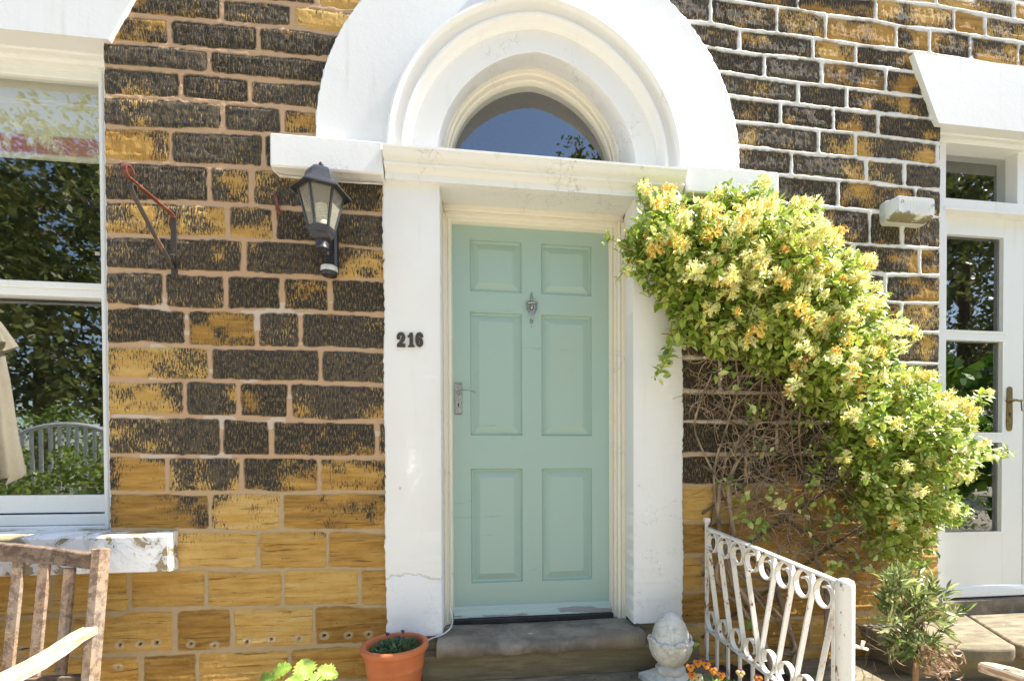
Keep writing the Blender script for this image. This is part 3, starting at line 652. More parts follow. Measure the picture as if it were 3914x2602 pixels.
# house numbers
NUM = {'two': ([(390, 780), (385, 640), (420, 540), (490, 460), (600, 425), (710, 450), (790, 530), (830, 650), (830, 720), (790, 840), (720, 940), (640, 1045), (830, 1060), (830, 1215), (405, 1215), (405, 1070), (500, 980), (600, 840), (660, 720), (672, 620), (650, 575), (605, 555), (560, 580), (545, 640), (530, 790)], None),
       'one': ([(970, 625), (1060, 560), (1100, 460), (1240, 455), (1250, 700), (1255, 1080), (1345, 1185), (1335, 1215), (1000, 1215), (1000, 1180), (1090, 1100), (1090, 700), (995, 685)], None),
       'six': ([(1400, 850), (1405, 700), (1440, 560), (1510, 470), (1610, 430), (1720, 460), (1790, 560), (1810, 660), (1790, 690), (1680, 680), (1640, 640), (1635, 560), (1610, 535), (1570, 570), (1560, 640), (1565, 720), (1640, 720), (1720, 745), (1790, 850), (1810, 960), (1800, 1060), (1750, 1160), (1640, 1215), (1560, 1200), (1480, 1140), (1430, 1040)],
               [(1610, 830), (1570, 890), (1570, 1080), (1610, 1110), (1650, 1080), (1655, 890)])}
def curve_mesh(curve):
    o = bpy.data.objects.new('tmp', curve); COL.objects.link(o)
    bpy.context.view_layer.update()
    m = bpy.data.meshes.new_from_object(o.evaluated_get(bpy.context.evaluated_depsgraph_get()))
    bpy.data.objects.remove(o); return m
for nm, (out, inn) in NUM.items():
    cu = bpy.data.curves.new('digit', 'CURVE'); cu.dimensions = '2D'; cu.fill_mode = 'BOTH'; cu.extrude = .003; cu.bevel_depth = .0012
    for pl in (out, inn):
        if not pl: continue
        sp = cu.splines.new('POLY'); sp.points.add(len(pl)-1); sp.use_cyclic_u = True
        for i, (a, b) in enumerate(pl): p = Q('K', a, b, -.038); sp.points[i].co = (p.x, p.z, 0, 1)
    m = curve_mesh(cu); m.transform(Matrix(((1, 0, 0, 0), (0, 0, 1, -.037), (0, 1, 0, 0), (0, 0, 0, 1))))
    m.materials.clear(); m.materials.append(M['number']); o = bpy.data.objects.new('house_number_digit', m); COL.objects.link(o); o.parent = house
# ---- six panel door
YD = .185
door = None
g = MB(); g.nofix = False
dx0, dx1, dz0, dz1 = -.1725, .6355, .515, 2.495
pan = [Q('E', 893, 83, YD), Q('E', 1253, 455, YD), Q('E', 1383, 108, YD), Q('E', 1730, 470, YD), Q('E', 893, 580, YD), Q('E', 1252, 1435, YD), Q('E', 1385, 597, YD), Q('E', 1732, 1432, YD), Q('H', 905, 93, YD), Q('H', 1268, 880, YD), Q('H', 1400, 88, YD), Q('H', 1750, 850, YD)]
c0 = (pan[0].x+pan[4].x+pan[8].x)/3; c1 = (pan[1].x+pan[5].x+pan[9].x)/3; c2 = (pan[2].x+pan[6].x+pan[10].x)/3; c3 = (pan[3].x+pan[7].x+pan[11].x)/3
rows = [((pan[0].z+pan[2].z)/2, (pan[1].z+pan[3].z)/2), ((pan[4].z+pan[6].z)/2, (pan[5].z+pan[7].z)/2), ((pan[8].z+pan[10].z)/2, (pan[9].z+pan[11].z)/2)]
XS = [dx0, c0, c1, c2, c3, dx1]; ZS = [dz0, rows[2][1], rows[2][0], rows[1][1], rows[1][0], rows[0][1], rows[0][0], dz1]
for i in range(5):
    for j in range(7):
        if i in (1, 3) and j in (1, 3, 5): continue
        g.add([(XS[i], YD, ZS[j]), (XS[i+1], YD, ZS[j]), (XS[i+1], YD, ZS[j+1]), (XS[i], YD, ZS[j+1])], [(0, 1, 2, 3)])
for x in (dx0, dx1): g.add([(x, YD, dz0), (x, YD+.05, dz0), (x, YD+.05, dz1), (x, YD, dz1)], [(0, 1, 2, 3)])
for z in (dz0, dz1): g.add([(dx0, YD, z), (dx1, YD, z), (dx1, YD+.05, z), (dx0, YD+.05, z)], [(0, 1, 2, 3)])
for z_ in (ZS[1], ZS[2]-.0, ):   # fine joint lines between rails and stiles
    pass
door = g.build('front_door', M['door'], house)
for i in (1, 3):
    for j in (1, 3, 5):
        x0, x1, z0, z1 = XS[i], XS[i+1], ZS[j], ZS[j+1]; st = [(0, 0), (.003, .012), (.008, .017), (.012, .0175), (.044, .004), (.047, .0030)]
        p_ = MB(); vs = []
        for ins, dy in st: vs += [(x0+ins, YD+dy, z0+ins), (x1-ins, YD+dy, z0+ins), (x1-ins, YD+dy, z1-ins), (x0+ins, YD+dy, z1-ins)]
        fs = [(a*4+b, a*4+(b+1) % 4, a*4+4+(b+1) % 4, a*4+4+b) for a in range(len(st)-1) for b in range(4)]+[tuple(len(st)*4-4+b for b in range(4))]
        p_.add(vs, fs); p_.build('door_panel', M['door'], door)
wb = [(YD, .548), (YD-.008, .548), (YD-.016, .540), (YD-.018, .528), (YD-.024, .524), (YD-.032, .508), (YD-.034, .497), (YD, .497)]
g = MB(); g.sweepx(wb, -.1725, .6375); wbm = g.build('weather_bar', M['wbar'], door, 30)
g = MB(); g.box(-.180, .648, .140, .30, .466, .4945, .004); part(g, 'threshold', M['blackwood'])
# knocker
g = MB(); kx, kz0 = .228, 2.152
prof = [(.0, 2.153), (.0035, 2.151), (.0045, 2.147), (.0035, 2.142), (.003, 2.138), (.0045, 2.132), (.0065, 2.127), (.0075, 2.121), (.006, 2.115), (.004, 2.111), (.007, 2.107)]
g.lathe([(r, z) for r, z in prof], (kx, YD-.008, 0), 14)
g.box(kx-.0215, kx+.0225, YD-.016, YD, 2.092, 2.106, .003)
g.lathe([(.0, .0), (.005, 0), (.0075, -.008), (.0075, -.016), (.006, -.02), (.0, -.021)], (kx, YD-.004, 2.018), 12, caps=False)
g.prism([(kx-.017, 2.094), (kx+.018, 2.094), (kx+.017, 2.070), (kx+.010, 2.048), (kx+.001, 2.036), (kx-.009, 2.048), (kx-.016, 2.070)], YD-.005, YD)
g.lathe([(.0, -.020), (.006, -.017), (.010, -.010), (.0115, 0), (.009, .007)], (kx, YD-.009, 2.082), 14)
for s_ in (-1, 1): g.lathe([(0, -.006), (.0045, -.004), (.0058, 0), (.0045, .004), (0, .006)], (kx+s_*.026, YD-.012, 2.100), 10)
kn = g.build('door_knocker', M['chrome'], door, 50)
g = MB(); g.tube([(kx+.026*math.cos(R(a)), YD-.014-.004*abs(math.sin(R(a))), 2.096+.060*math.sin(R(a))*1.0) for a in range(180, 361, 10)], .0032, 8); g.build('striker', M['chrome'], kn, 50)
g = MB(); g.box(.2265, .2285, YD-.001, YD+.001, 1.975, 1.983); g.build('screw_hole', M['blackwood'], door)
# lock plate and lever
a, b = Q('E', 788, 1065, YD-.003), Q('E', 842, 1285, YD-.003)
g = MB(); g.box(a.x, b.x, YD-.005, YD, b.z, a.z, .002); g.box(a.x+.003, b.x-.003, YD-.0075, YD-.005, a.z-.008, a.z-.002, .001); g.box(a.x+.003, b.x-.003, YD-.0075, YD-.005, b.z+.002, b.z+.010, .001)
lp = g.build('lock_plate', M['chrome'], door)
g = MB(); c = (a.x+b.x)/2; kz = Q('E', 815, 1215, YD).z
g.lathe([(0, -.0008), (.0045, -.0008)], (c, YD-.006, kz), 12, M=Matrix.Rotation(R(90), 3, 'X')); g.box(c-.0028, c+.0028, YD-.0068, YD-.005, kz-.014, kz)
g.build('keyhole', M['blackwood'], lp)
hz = Q('E', 815, 1138, YD-.02).z
g = MB(); Mx = Matrix.Rotation(R(90), 3, 'X')
g.lathe([(0, .012), (.006, .011), (.007, .006), (.006, 0), (.0085, -.004)], (c, YD-.012, hz), 14, M=Mx)
g.tube([(c-.009, YD-.018, hz), (c-.004, YD-.024, hz+.009), (c+.012, YD-.035, hz+.013), (c+.05, YD-.042, hz+.012), (c+.075, YD-.040, hz+.006), (c+.088, YD-.036, hz+.002)], [.0025, .0032, .0036, .0036, .0032, .003], 8, ell=.45)
g.build('lever_handle', M['chrome'], lp, 50)
# doorstep: worn slab, front edge dished in the middle
g = MB(); nxs = 40; prof = []
vs = []; 
for i in range(nxs+1):
    x = -.228+(.960)*i/nxs; u = (x-.24)/.45; dish = .016*max(0, 1-u*u); wv = random.uniform(-.003, .003); fx = -.128+wv+.006*math.sin(i*.8)
    ed = .012 if 0 < i < nxs else .03
    vs += [(x, .16, .470-dish*.4), (x, .02, .474-dish*.8), (x, fx+.030, .478-dish-wv*.4), (x, fx+.008, .472-dish), (x, fx, .462-dish), (x, fx-.001, .425+wv), (x, fx+.010, .408), (x, .02, .404)]
m = 8; g.add(vs, [(i*m+j, (i+1)*m+j, (i+1)*m+j+1, i*m+j+1) for i in range(nxs) for j in range(m-1)]+[tuple(range(m)), tuple(range((nxs+1)*m-1, nxs*m-1, -1))])
part(g, 'doorstep', M['step'], 45)
g = MB(); g.box(-.30, 1.01, -.094, .05, .285, .405, .006); part(g, 'step_riser', M['riser'])
g = MB(); g.box(-.46, 1.06, -.42, .05, .10, .288, .012); part(g, 'step_tread', M['flag'])

# ---- left lintel (splayed end)
g = MB(); a = Q('A', 745, 272, -.022); b = Q('A', 905, 0, -.022); dxl = (b.x-a.x)/(b.z-a.z); tz = 3.62
g.prism([(-3.05, a.z-.004), (a.x, a.z), (a.x+dxl*(tz-a.z), tz), (-3.3, tz)], -.022, .10); part(g, 'lintel', M['white'])
# ---- left sash window
wx0, wx1 = -2.86, -1.600
g = MB()      # box frame, head mouldings and reveals
g.box(wx1-.001, wx1+.05, .022, .30, .90, 3.06)
hp = [(-.015, 3.055), (.045, 3.055), (.060, 3.050), (.060, 3.040), (.066, 3.036), (.090, 3.034), (.092, 3.026), (.100, 3.020), (.120, 3.018), (.120, 3.000), (.16, 2.998), (.16, 3.05)]
hp = [(y, z+.012) for y, z in hp]
g.sweepx(hp, wx0, wx1); g.box(wx1-.108, wx1-.0, .110, .30, .955, 3.03); g.box(wx0, wx0+.12, .110, .30, .955, 3.03)
g.box(wx1-.102, wx1-.088, .100, .112, .955, 3.015, .003)
g.box(wx0-.10, wx0+.002, .024, .30, .90, 3.09)
win = g.build('sash_window', M['white_wood'], house)
g = MB()   # upper sash (outer), lower sash (inner)
gx = -1.708
g.box(wx0+.12, gx+.0005, .125, .165, 2.985, 3.04, .003); g.box(gx, gx+.05, .125, .165, 2.02, 3.04, .002)
g.box(wx0+.12, gx+.05, .122, .165, 2.055, 2.085, .003); g.box(wx0+.12, gx+.05, .128, .165, 2.022, 2.055, .002)
us = g.build('upper_sash', M['white_wood'], win)
g = MB(); g.add([(wx0+.1, .145, 2.05), (gx+.01, .145, 2.05), (gx+.01, .145, 3.01), (wx0+.1, .145, 3.01)], [(0, 1, 2, 3)]); g.build('pane', M['glass'], us)
g = MB(); gy = .172; lx = -1.716+.006
g.box(lx, lx+.05, gy, gy+.04, 1.02, 2.06, .002); g.box(wx0+.1, lx+.05, gy, gy+.04, 2.03, 2.07, .002)
g.box(wx0+.1, lx+.05, gy-.002, gy+.04, 1.055, 1.135, .003)
lsash = g.build('lower_sash', M['white_wood'], win)
g = MB(); g.add([(wx0+.1, gy+.02, 1.12), (lx+.01, gy+.02, 1.12), (lx+.01, gy+.02, 2.04), (wx0+.1, gy+.02, 2.04)], [(0, 1, 2, 3)]); g.build('pane', M['glass'], lsash)
g = MB(); g.box(wx0, wx1-.02, .142, .20, 1.000, 1.048, .004); g.box(wx0, wx1-.02, .128, .20, .968, .998, .004); g.build('bottom_bead', M['white_wood'], win)
# sill
g = MB(); g.add([], []); sx = -1.342
for x_, in [(0,)]: pass
sp_ = [(.14, .985), (-.02, .982), (-.066, .972), (-.070, .966), (-.070, .822), (-.062, .818), (.02, .818)]
g.sweepx(sp_, -3.0, sx); part(g, 'window_sill', M['sill'])

# ---- garden door on the right
g = MB(); a = Q('C', 1600, 365, -.03); b = Q('C', 1775, 845, -.03)
g.prism([(b.x, b.z), (4.2, b.z), (4.2, a.z+.012), (a.x, a.z)], -.030, .10); part(g, 'lintel', M['white'])
g = MB(); fx = 2.402
g.box(fx, 4.0, .060, .20, 3.034, b.z+.02, .002); g.box(fx, 4.0, .030, .20, 3.052, b.z+.03, .002)
g.box(fx, fx+.125, .075, .20, .49, 3.04, .002); g.box(3.0, 3.045, .085, .20, 2.715, 3.05, .003); g.box(3.80, 4.04, .075, .30, .49, 3.04, .002)
g.box(fx+.11, 4.0, .080, .20, 2.690, 2.745, .003)
g.box(fx+.11, 4.0, .070, .20, 2.676, 2.690, .002)
gd = g.build('garden_door', M['white_wood'], house)
g = MB(); g.add([(fx+.1, .15, 2.73), (3.02, .15, 2.73), (3.02, .15, 3.05), (fx+.1, .15, 3.05)], [(0, 1, 2, 3)]); g.add([(3.03, .15, 2.73), (3.9, .15, 2.73), (3.9, .15, 3.05), (3.03, .15, 3.05)], [(0, 1, 2, 3)]); g.build('transom_pane', M['glass'], gd)
g = MB(); gl0, gl1 = 2.575, 2.972; y0, y1 = .128, .168
g.box(fx+.125, gl0, y0, y1, .50, 2.676, .002); g.box(gl1, 3.105, y0, y1, .50, 2.676, .002)
for z0, z1 in ((2.582, 2.676), (1.985, 2.018), (1.402, 1.436), (.50, .862)): g.box(gl0, gl1, y0, y1, z0, z1)
for z0, z1 in ((2.018, 2.582), (1.436, 1.985), (.862, 1.402)):     # glazing beads
    g.box(gl0, gl1, y0-.004, y0+.02, z1-.012, z1); g.box(gl0, gl1, y0-.004, y0+.02, z0, z0+.012); g.box(gl1-.012, gl1, y0-.004, y0+.02, z0+.012, z1-.012); g.box(gl0, gl0+.012, y0-.004, y0+.02, z0+.012, z1-.012)
g.sweepx([(y0, .565), (y0-.010, .560), (y0-.020, .535), (y0-.024, .512), (y0-.024, .506), (y0, .506)], fx+.125, 3.105)
leaf1 = g.build('door_leaf', M['white_wood'], gd)
for z0, z1 in ((2.018, 2.582), (1.436, 1.985), (.862, 1.402)):
    g = MB(); g.add([(gl0, y0+.022, z0), (gl1, y0+.022, z0), (gl1, y0+.022, z1), (gl0, y0+.022, z1)], [(0, 1, 2, 3)]); g.build('pane', M['glass'], leaf1)
g = MB(); g.box(3.109, 3.16, y0-.004, y1, .50, 2.676, .003); g.box(3.16, 3.22, y0, y1, .50, 2.676, .002); g.box(3.62, 3.80, y0, y1, .50, 2.676, .002)
for z0, z1 in ((2.582, 2.676), (1.985, 2.018), (1.402, 1.436), (.50, .862)): g.box(3.22, 3.62, y0, y1, z0, z1)
g.sweepx([(y0, .565), (y0-.010, .560), (y0-.020, .535), (y0-.024, .512), (y0-.024, .506), (y0, .506)], 3.109, 3.80)
leaf2 = g.build('door_leaf', M['white_wood'], gd)
g = MB(); g.add([(3.22, y0+.022, .862), (3.62, y0+.022, .862), (3.62, y0+.022, 2.582), (3.22, y0+.022, 2.582)], [(0, 1, 2, 3)]); g.build('pane', M['glass'], leaf2)
g = MB(); g.box(fx+.02, 4.0, .075, .22, .40, .494, .003); g.build('threshold', M['step'], gd)
# handle plate with lever
hc = 3.008; g = MB(); pts = [(hc+.017*math.cos(R(a)), 1.697+.017*math.sin(R(a))) for a in range(0, 181, 20)]+[(hc-.017+.0*a, 1.66) for a in (0,)]+[(hc-.020, 1.5)]+[(hc+.017*math.cos(R(a)), 1.473+.017*math.sin(R(a))) for a in range(180, 361, 20)]+[(hc+.020, 1.5)]
g.prism(pts, y0-.006, y0); pl = g.build('handle_plate', M['brass'], leaf1)
g = MB(); g.lathe([(0, .02), (.009, .018), (.010, 0)], (hc, y0-.006, 1.632), 12, M=Mx); g.tube([(hc-.055, y0-.028, 1.626), (hc-.04, y0-.034, 1.632), (hc, y0-.036, 1.632), (hc+.03, y0-.036, 1.628), (hc+.045, y0-.03, 1.63)], [.005, .008, .007, .007, .008], 8)
g.tube([(hc+.036, y0-.036, 1.63), (hc+.038, y0-.038, 1.57)], .0035, 6); g.build('lever_handle', M['brass'], pl, 50)
g = MB(); g.box(hc-.003, hc+.003, y0-.0075, y0-.005, 1.545, 1.565); g.build('keyhole', M['blackwood'], pl)
# step slabs before the garden door
def S3(px, py, z=.42): p = PZ(px, py, z); return (p.x, p.y)
g = MB(); cz = S3(3540+790/2.233, 1900+1262/2.233); js = (2.665, .07)
pl1 = [(1.95, -.30), (2.20, -.375), (2.38, -.395), (cz[0]-.03, cz[1]-.008), (cz[0]-.006, cz[1]+.008), (cz[0], cz[1]+.035), js, (1.95, .07)]
g.slab(pl1, .355, .42); st1 = part(g, 'garden_step', M['flag'])
g = MB(); g.slab([(js[0]+.012, .07), (cz[0]+.014, cz[1]+.03), (cz[0]+.03, cz[1]-.01), (cz[0]+.3, cz[1]-.06), (4.2, -.5), (4.2, .07)], .350, .417); part(g, 'garden_step', M['flag'])
g = MB(); g.slab([(2.0, -.29), (2.4, -.33), (4.2, -.44), (4.2, .07), (2.0, .07)], .24, .352); part(g, 'step_riser', M['riser'])
for o in bpy.data.objects:
    if o.name.startswith('garden_step'):
        bv = o.modifiers.new('bevel', 'BEVEL'); bv.width = .014; bv.segments = 3; bv.limit_method = 'ANGLE'

# ---- rooms behind the glass
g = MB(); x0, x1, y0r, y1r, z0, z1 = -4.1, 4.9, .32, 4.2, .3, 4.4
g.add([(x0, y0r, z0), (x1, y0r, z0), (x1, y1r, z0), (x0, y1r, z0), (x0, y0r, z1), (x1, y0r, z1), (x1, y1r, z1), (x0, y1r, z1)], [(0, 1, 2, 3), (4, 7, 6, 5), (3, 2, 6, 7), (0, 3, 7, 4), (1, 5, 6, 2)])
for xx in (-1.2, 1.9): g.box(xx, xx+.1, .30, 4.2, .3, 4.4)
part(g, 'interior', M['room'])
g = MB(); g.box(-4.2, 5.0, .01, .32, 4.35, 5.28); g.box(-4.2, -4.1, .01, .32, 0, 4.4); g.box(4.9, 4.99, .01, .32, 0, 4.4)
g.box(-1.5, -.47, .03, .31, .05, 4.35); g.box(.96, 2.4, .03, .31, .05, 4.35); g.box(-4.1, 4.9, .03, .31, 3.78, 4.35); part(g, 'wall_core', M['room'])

# ================================================================ THINGS FIXED TO THE HOUSE
def rot_about(c, rx=0, ry=0, rz=0):
    return Matrix.Translation(c) @ (Matrix.Rotation(rz, 4, 'Z') @ Matrix.Rotation(ry, 4, 'Y') @ Matrix.Rotation(rx, 4, 'X')) @ Matrix.Translation(-Vector(c))
# ---- coach lantern
lx0, ly0 = -.686, -.150
lan = empty('wall_lantern', (lx0, 0, 2.09), 'black six-sided coach lantern with a white spiral bulb fixed to the stone wall', 'wall light')
def hexp(r, z, a0=R(18.2)): return [(lx0+r*math.cos(a0+R(60*k)), ly0+r*math.sin(a0+R(60*k)), z) for k in range(6)]
def hexlathe(prof, a0=R(18.2)): 
    g = MB(); vs = []; 
    for r, z in prof: vs += hexp(r, z, a0)
    n = len(prof); g.add(vs, [(i*6+k, i*6+(k+1) % 6, (i+1)*6+(k+1) % 6, (i+1)*6+k) for i in range(n-1) for k in range(6)]+[tuple(range(6)), tuple(range(n*6-1, n*6-7, -1))]); return g
g = hexlathe([(.006, 2.503), (.040, 2.500), (.052, 2.492), (.060, 2.478), (.063, 2.466), (.068, 2.452), (.080, 2.436), (.108, 2.414), (.117, 2.404), (.117, 2.399), (.110, 2.398), (.086, 2.404), (.07, 2.404)])
g.lathe([(0, 2.534), (.006, 2.531), (.010, 2.524), (.010, 2.519), (.006, 2.513), (.0042, 2.508), (.009, 2.502), (.012, 2.498)], (lx0, ly0, 0), 12)
g.build('lantern_roof', M['black'], lan)
g = MB(); T, B_ = hexp(.086, 2.404), hexp(.049, 2.255)
for k in range(6):
    g.tube([T[k], B_[k]], .0062, 5); g.tube([T[k], T[(k+1) % 6]], .005, 5); g.tube([B_[k], B_[(k+1) % 6]], .005, 5)
g.build('lantern_cage', M['black'], lan)
for k in range(6):
    q = MB(); t0, t1, b1, b0 = [Vector(v) for v in (T[k], T[(k+1) % 6], B_[(k+1) % 6], B_[k])]
    q.add([t0, t1, b1, b0], [(0, 1, 2, 3)]); q.build('lantern_glass', M['lglass'], lan)
g = hexlathe([(.053, 2.258), (.054, 2.250), (.050, 2.238), (.046, 2.232), (.046, 2.226), (.040, 2.214), (.030, 2.205), (.024, 2.203)])
g.lathe([(.024, 2.206), (.024, 2.183), (.026, 2.176), (.028, 2.173), (.024, 2.169), (.010, 2.166), (0, 2.166)], (lx0, ly0, 0), 20)
g.build('lantern_cup', M['black'], lan, 30)
g = MB(); pts = []
for i in range(90): a = i*.36; pts.append((lx0+.017*math.cos(a), ly0+.017*math.sin(a), 2.292+i*.00072))
g.tube(pts, .0068, 8); g.lathe([(.0, 2.255), (.022, 2.256), (.023, 2.285), (.019, 2.292), (0, 2.292)], (lx0, ly0, 0), 18)
g.build('bulb', M['bulb'], lan, 50)
g = MB()
g.box(lx0-.026, lx0+.026, -.045, .0, 2.12, 2.325, .008)
g.add([(lx0+s*.012, y, z) for s in (-1, 1) for y, z in ((-.04, 2.318), (-.130, 2.196), (-.138, 2.170), (-.110, 2.165), (-.04, 2.205))], [(0, 1, 2, 3, 4), (9, 8, 7, 6, 5)]+[(i, (i+1) % 5, 5+(i+1) % 5, 5+i) for i in range(5)])
g.lathe([(0, .0), (.030, .002), (.034, .012), (.034, .030), (.030, .045)], (lx0-.002, -.050, 2.098), 20)
g.build('wall_arm', M['black'], lan, 30)
g = MB(); g.lathe([(.0345, .0), (.0355, .004), (.0355, .018), (.0345, .022)], (lx0-.002, -.050, 2.116), 20); g.build('sensor_lens', M['plastic'], lan, 40)
# ---- hanging basket bracket
bx = -1.340
br = empty('basket_bracket', (bx, 0, 2.09), 'empty rusty iron hanging basket bracket beside the sash window', 'bracket')
def ribbon(mb, pts, nrm, w, t, ends=True):       # flat bar bent in the plane whose normal is nrm
    pts = [Vector(p) for p in pts]; nrm = Vector(nrm).normalized(); rings = []
    for i, p in enumerate(pts):
        tg = (pts[min(i+1, len(pts)-1)]-pts[max(i-1, 0)]).normalized(); b = tg.cross(nrm).normalized()
        rings += [p+nrm*w/2+b*t/2, p-nrm*w/2+b*t/2, p-nrm*w/2-b*t/2, p+nrm*w/2-b*t/2]
    n = len(pts); mb.add(rings, [(i*4+k, i*4+(k+1) % 4, (i+1)*4+(k+1) % 4, (i+1)*4+k) for i in range(n-1) for k in range(4)]+[(0, 1, 2, 3), (n*4-1, n*4-2, n*4-3, n*4-4)])
g = MB(); ribbon(g, [(bx, -.004, 2.075), (bx, -.004, 2.37)], (1, 0, 0), .022, .007)
for z in (2.362, 2.084): g.lathe([(0, .010), (.006, .008), (.008, 0)], (bx, -.008, z), 10, M=Mx)
g.build('wall_plate', M['irondark'], br)
g = MB(); top = [(bx, -.008, 2.335), (bx, -.02, 2.347), (bx, -.245, 2.352)]+[(bx, -.262+.020*math.sin(R(a))*1.0-.002, 2.374-.022*math.cos(R(a))) for a in range(0, -271, -30)]
ribbon(g, top, (1, 0, 0), .018, .006); g.build('bracket_arm', M['ironred'], br, 60)
g = MB(); ribbon(g, [(bx, -.010, 2.175), (bx, -.022, 2.168), (bx, -.012, 2.118), (bx, -.130, 2.208), (bx, -.236, 2.300), (bx, -.252, 2.322), (bx, -.246, 2.340), (bx, -.228, 2.338), (bx, -.226, 2.322)], (1, 0, 0), .016, .006)
g.build('bracket_strut', M['irondark'], br, 60)
# ---- old iron spike
p = P(1056, 765, -.02)
g = MB(); g.tube([(p.x+.006, .005, p.z-.050), (p.x+.004, -.018, p.z-.040), (p.x, -.024, p.z+.01), (p.x-.003, -.022, p.z+.035)], [.007, .009, .0075, .004], 7)
tag(g.build('iron_spike', M['ironred'], None, 50), 'short rusty iron spike sticking out of a mortar joint left of the lantern', 'spike')
# ---- bulkhead light
bk = empty('bulkhead_light', (2.16, 0, 2.58), 'grimy white rectangular bulkhead light on the wall beside the garden door', 'wall light')
g = MB(); x0, x1, z0, z1 = 2.046, 2.292, 2.517, 2.634
def rrect(x0, x1, z0, z1, r, y, n=5):
    o = []
    for cx_, cz_, a0 in ((x1-r, z1-r, 0), (x0+r, z1-r, 90), (x0+r, z0+r, 180), (x1-r, z0+r, 270)):
        o += [(cx_+r*math.cos(R(a0+90*i/n)), y, cz_+r*math.sin(R(a0+90*i/n))) for i in range(n+1)]
    return o
def loft(mb, rings, cap0=True, cap1=True):
    m = len(rings[0]); mb.add([p for r_ in rings for p in r_], [(i*m+k, i*m+(k+1) % m, (i+1)*m+(k+1) % m, (i+1)*m+k) for i in range(len(rings)-1) for k in range(m)]+([tuple(range(m))] if cap0 else [])+([tuple(range(len(rings)*m-1, (len(rings)-1)*m-1, -1))] if cap1 else []))
loft(g, [rrect(x0, x1, z0, z1, .022, .0), rrect(x0, x1, z0, z1, .022, -.030), rrect(x0+.002, x1-.002, z0+.002, z1-.002, .021, -.034), rrect(x0+.002, x1-.002, z0+.002, z1-.002, .021, -.037)])
g.build('base_housing', M['plastic'], bk, 40)
g = MB(); loft(g, [rrect(x0+.004, x1-.004, z0+.004, z1-.004, .02, -.037), rrect(x0+.006, x1-.006, z0+.006, z1-.006, .02, -.045), rrect(x0+.018, x1-.012, z0+.012, z1-.008, .018, -.088), rrect(x0+.026, x1-.018, z0+.018, z1-.014, .014, -.096)])
for k in range(9): xx = x0+.06+k*.017; g.box(xx, xx+.001, -.0968, -.095, z0+.03, z1-.028)
k_ = NT('dirty_prismatic_lens'); nn = k_.noise(12, 6, .7); sz = k_.t.nodes.new('ShaderNodeSeparateXYZ'); k_.t.links.new(k_.co.outputs['Object'], sz.inputs[0])
dirt = k_.smooth(k_.math('ADD', nn, k_.smooth(sz.outputs[2], 2.52, 2.56, .28, 0)), .62, .74)
M['lens'] = k_.done(k_.mix(dirt, (.68, .68, .67), (.23, .20, .12)), .22, k_.bump(nn, .1, .003))
g.build('lens', M['lens'], bk, 40)
for xx, zz in ((x0+.044, z0+.078), (x1-.028, z0+.068)):
    g = MB(); g.lathe([(0, -.001), (.0055, -.001), (.0075, .0008), (.0080, -.002)], (xx, -.0965, zz), 14, M=Mx); g.build('screw', M['number'], bk, 50)
# ---- cables
def cable(pts, r, label):
    g = MB(); q = []; P4 = [Vector(p) for p in pts]
    for i in range(len(P4)-1):
        p0, p1, p2, p3 = P4[max(i-1, 0)], P4[i], P4[i+1], P4[min(i+2, len(P4)-1)]
        for t in range(6):
            t /= 6; q.append(.5*((2*p1)+(p2-p0)*t+(2*p0-5*p1+4*p2-p3)*t*t+(3*p1-p0-3*p2+p3)*t**3))
    q.append(P4[-1]); g.tube(q, r, 6); return tag(g.build('cable', M['cable'], None, 60), label, 'cable')
cable([(-.915, -.015, 2.69), (-.924, -.03, 2.672), (-.926, -.045, 2.60), (-.918, -.045, 2.55), (-.89, -.035, 2.533), (-.83, -.03, 2.532), (-.72, -.028, 2.530), (-.60, -.028, 2.528), (-.47, -.03, 2.530)], .0032, 'thin cable clipped round the left impost block above the lantern')
a = Q('H', 755, 1050, .10); b = Q('H', 780, 1150, .07); c = Q('H', 740, 1220, -.035); d = Q('H', 620, 1275, -.05)
cable([a, ((a+b)/2+Vector((.004, 0, 0))), b, Q('H', 768, 1190, .0), c, Q('H', 690, 1250, -.045), d, d+Vector((-.12, -.01, -.06)), d+Vector((-.25, .02, -.22))], .0036, 'white cable running from the door frame down behind the terracotta pot')

# ================================================================ GARDEN CHAIR (left)
def arm_pts(x, pts): return pts
WC = [(1, 1, 1, 1), (.86, .8, .78, 1), (1.1, .98, .9, 1)]
def beam(mb, p0, p1, w, d, bv=.004, up=(0, 0, 1), col=None):
    # rectangular bar from p0 to p1, width w (across), depth d
    p0, p1 = Vector(p0), Vector(p1); t = (p1-p0).normalized(); upv_ = Vector(up); s = t.cross(upv_).normalized(); u = s.cross(t).normalized()
    L = (p1-p0).length; Mt = Matrix((s.to_4d(), t.to_4d(), u.to_4d(), (0, 0, 0, 1))).transposed(); Mt = Matrix(((s.x, t.x, u.x, p0.x), (s.y, t.y, u.y, p0.y), (s.z, t.z, u.z, p0.z), (0, 0, 0, 1)))
    mb.col = col or (1, 1, 1, 1); mb.box(-w/2, w/2, 0, L, -d/2, d/2, bv, Mt); mb.col = (1, 1, 1, 1)
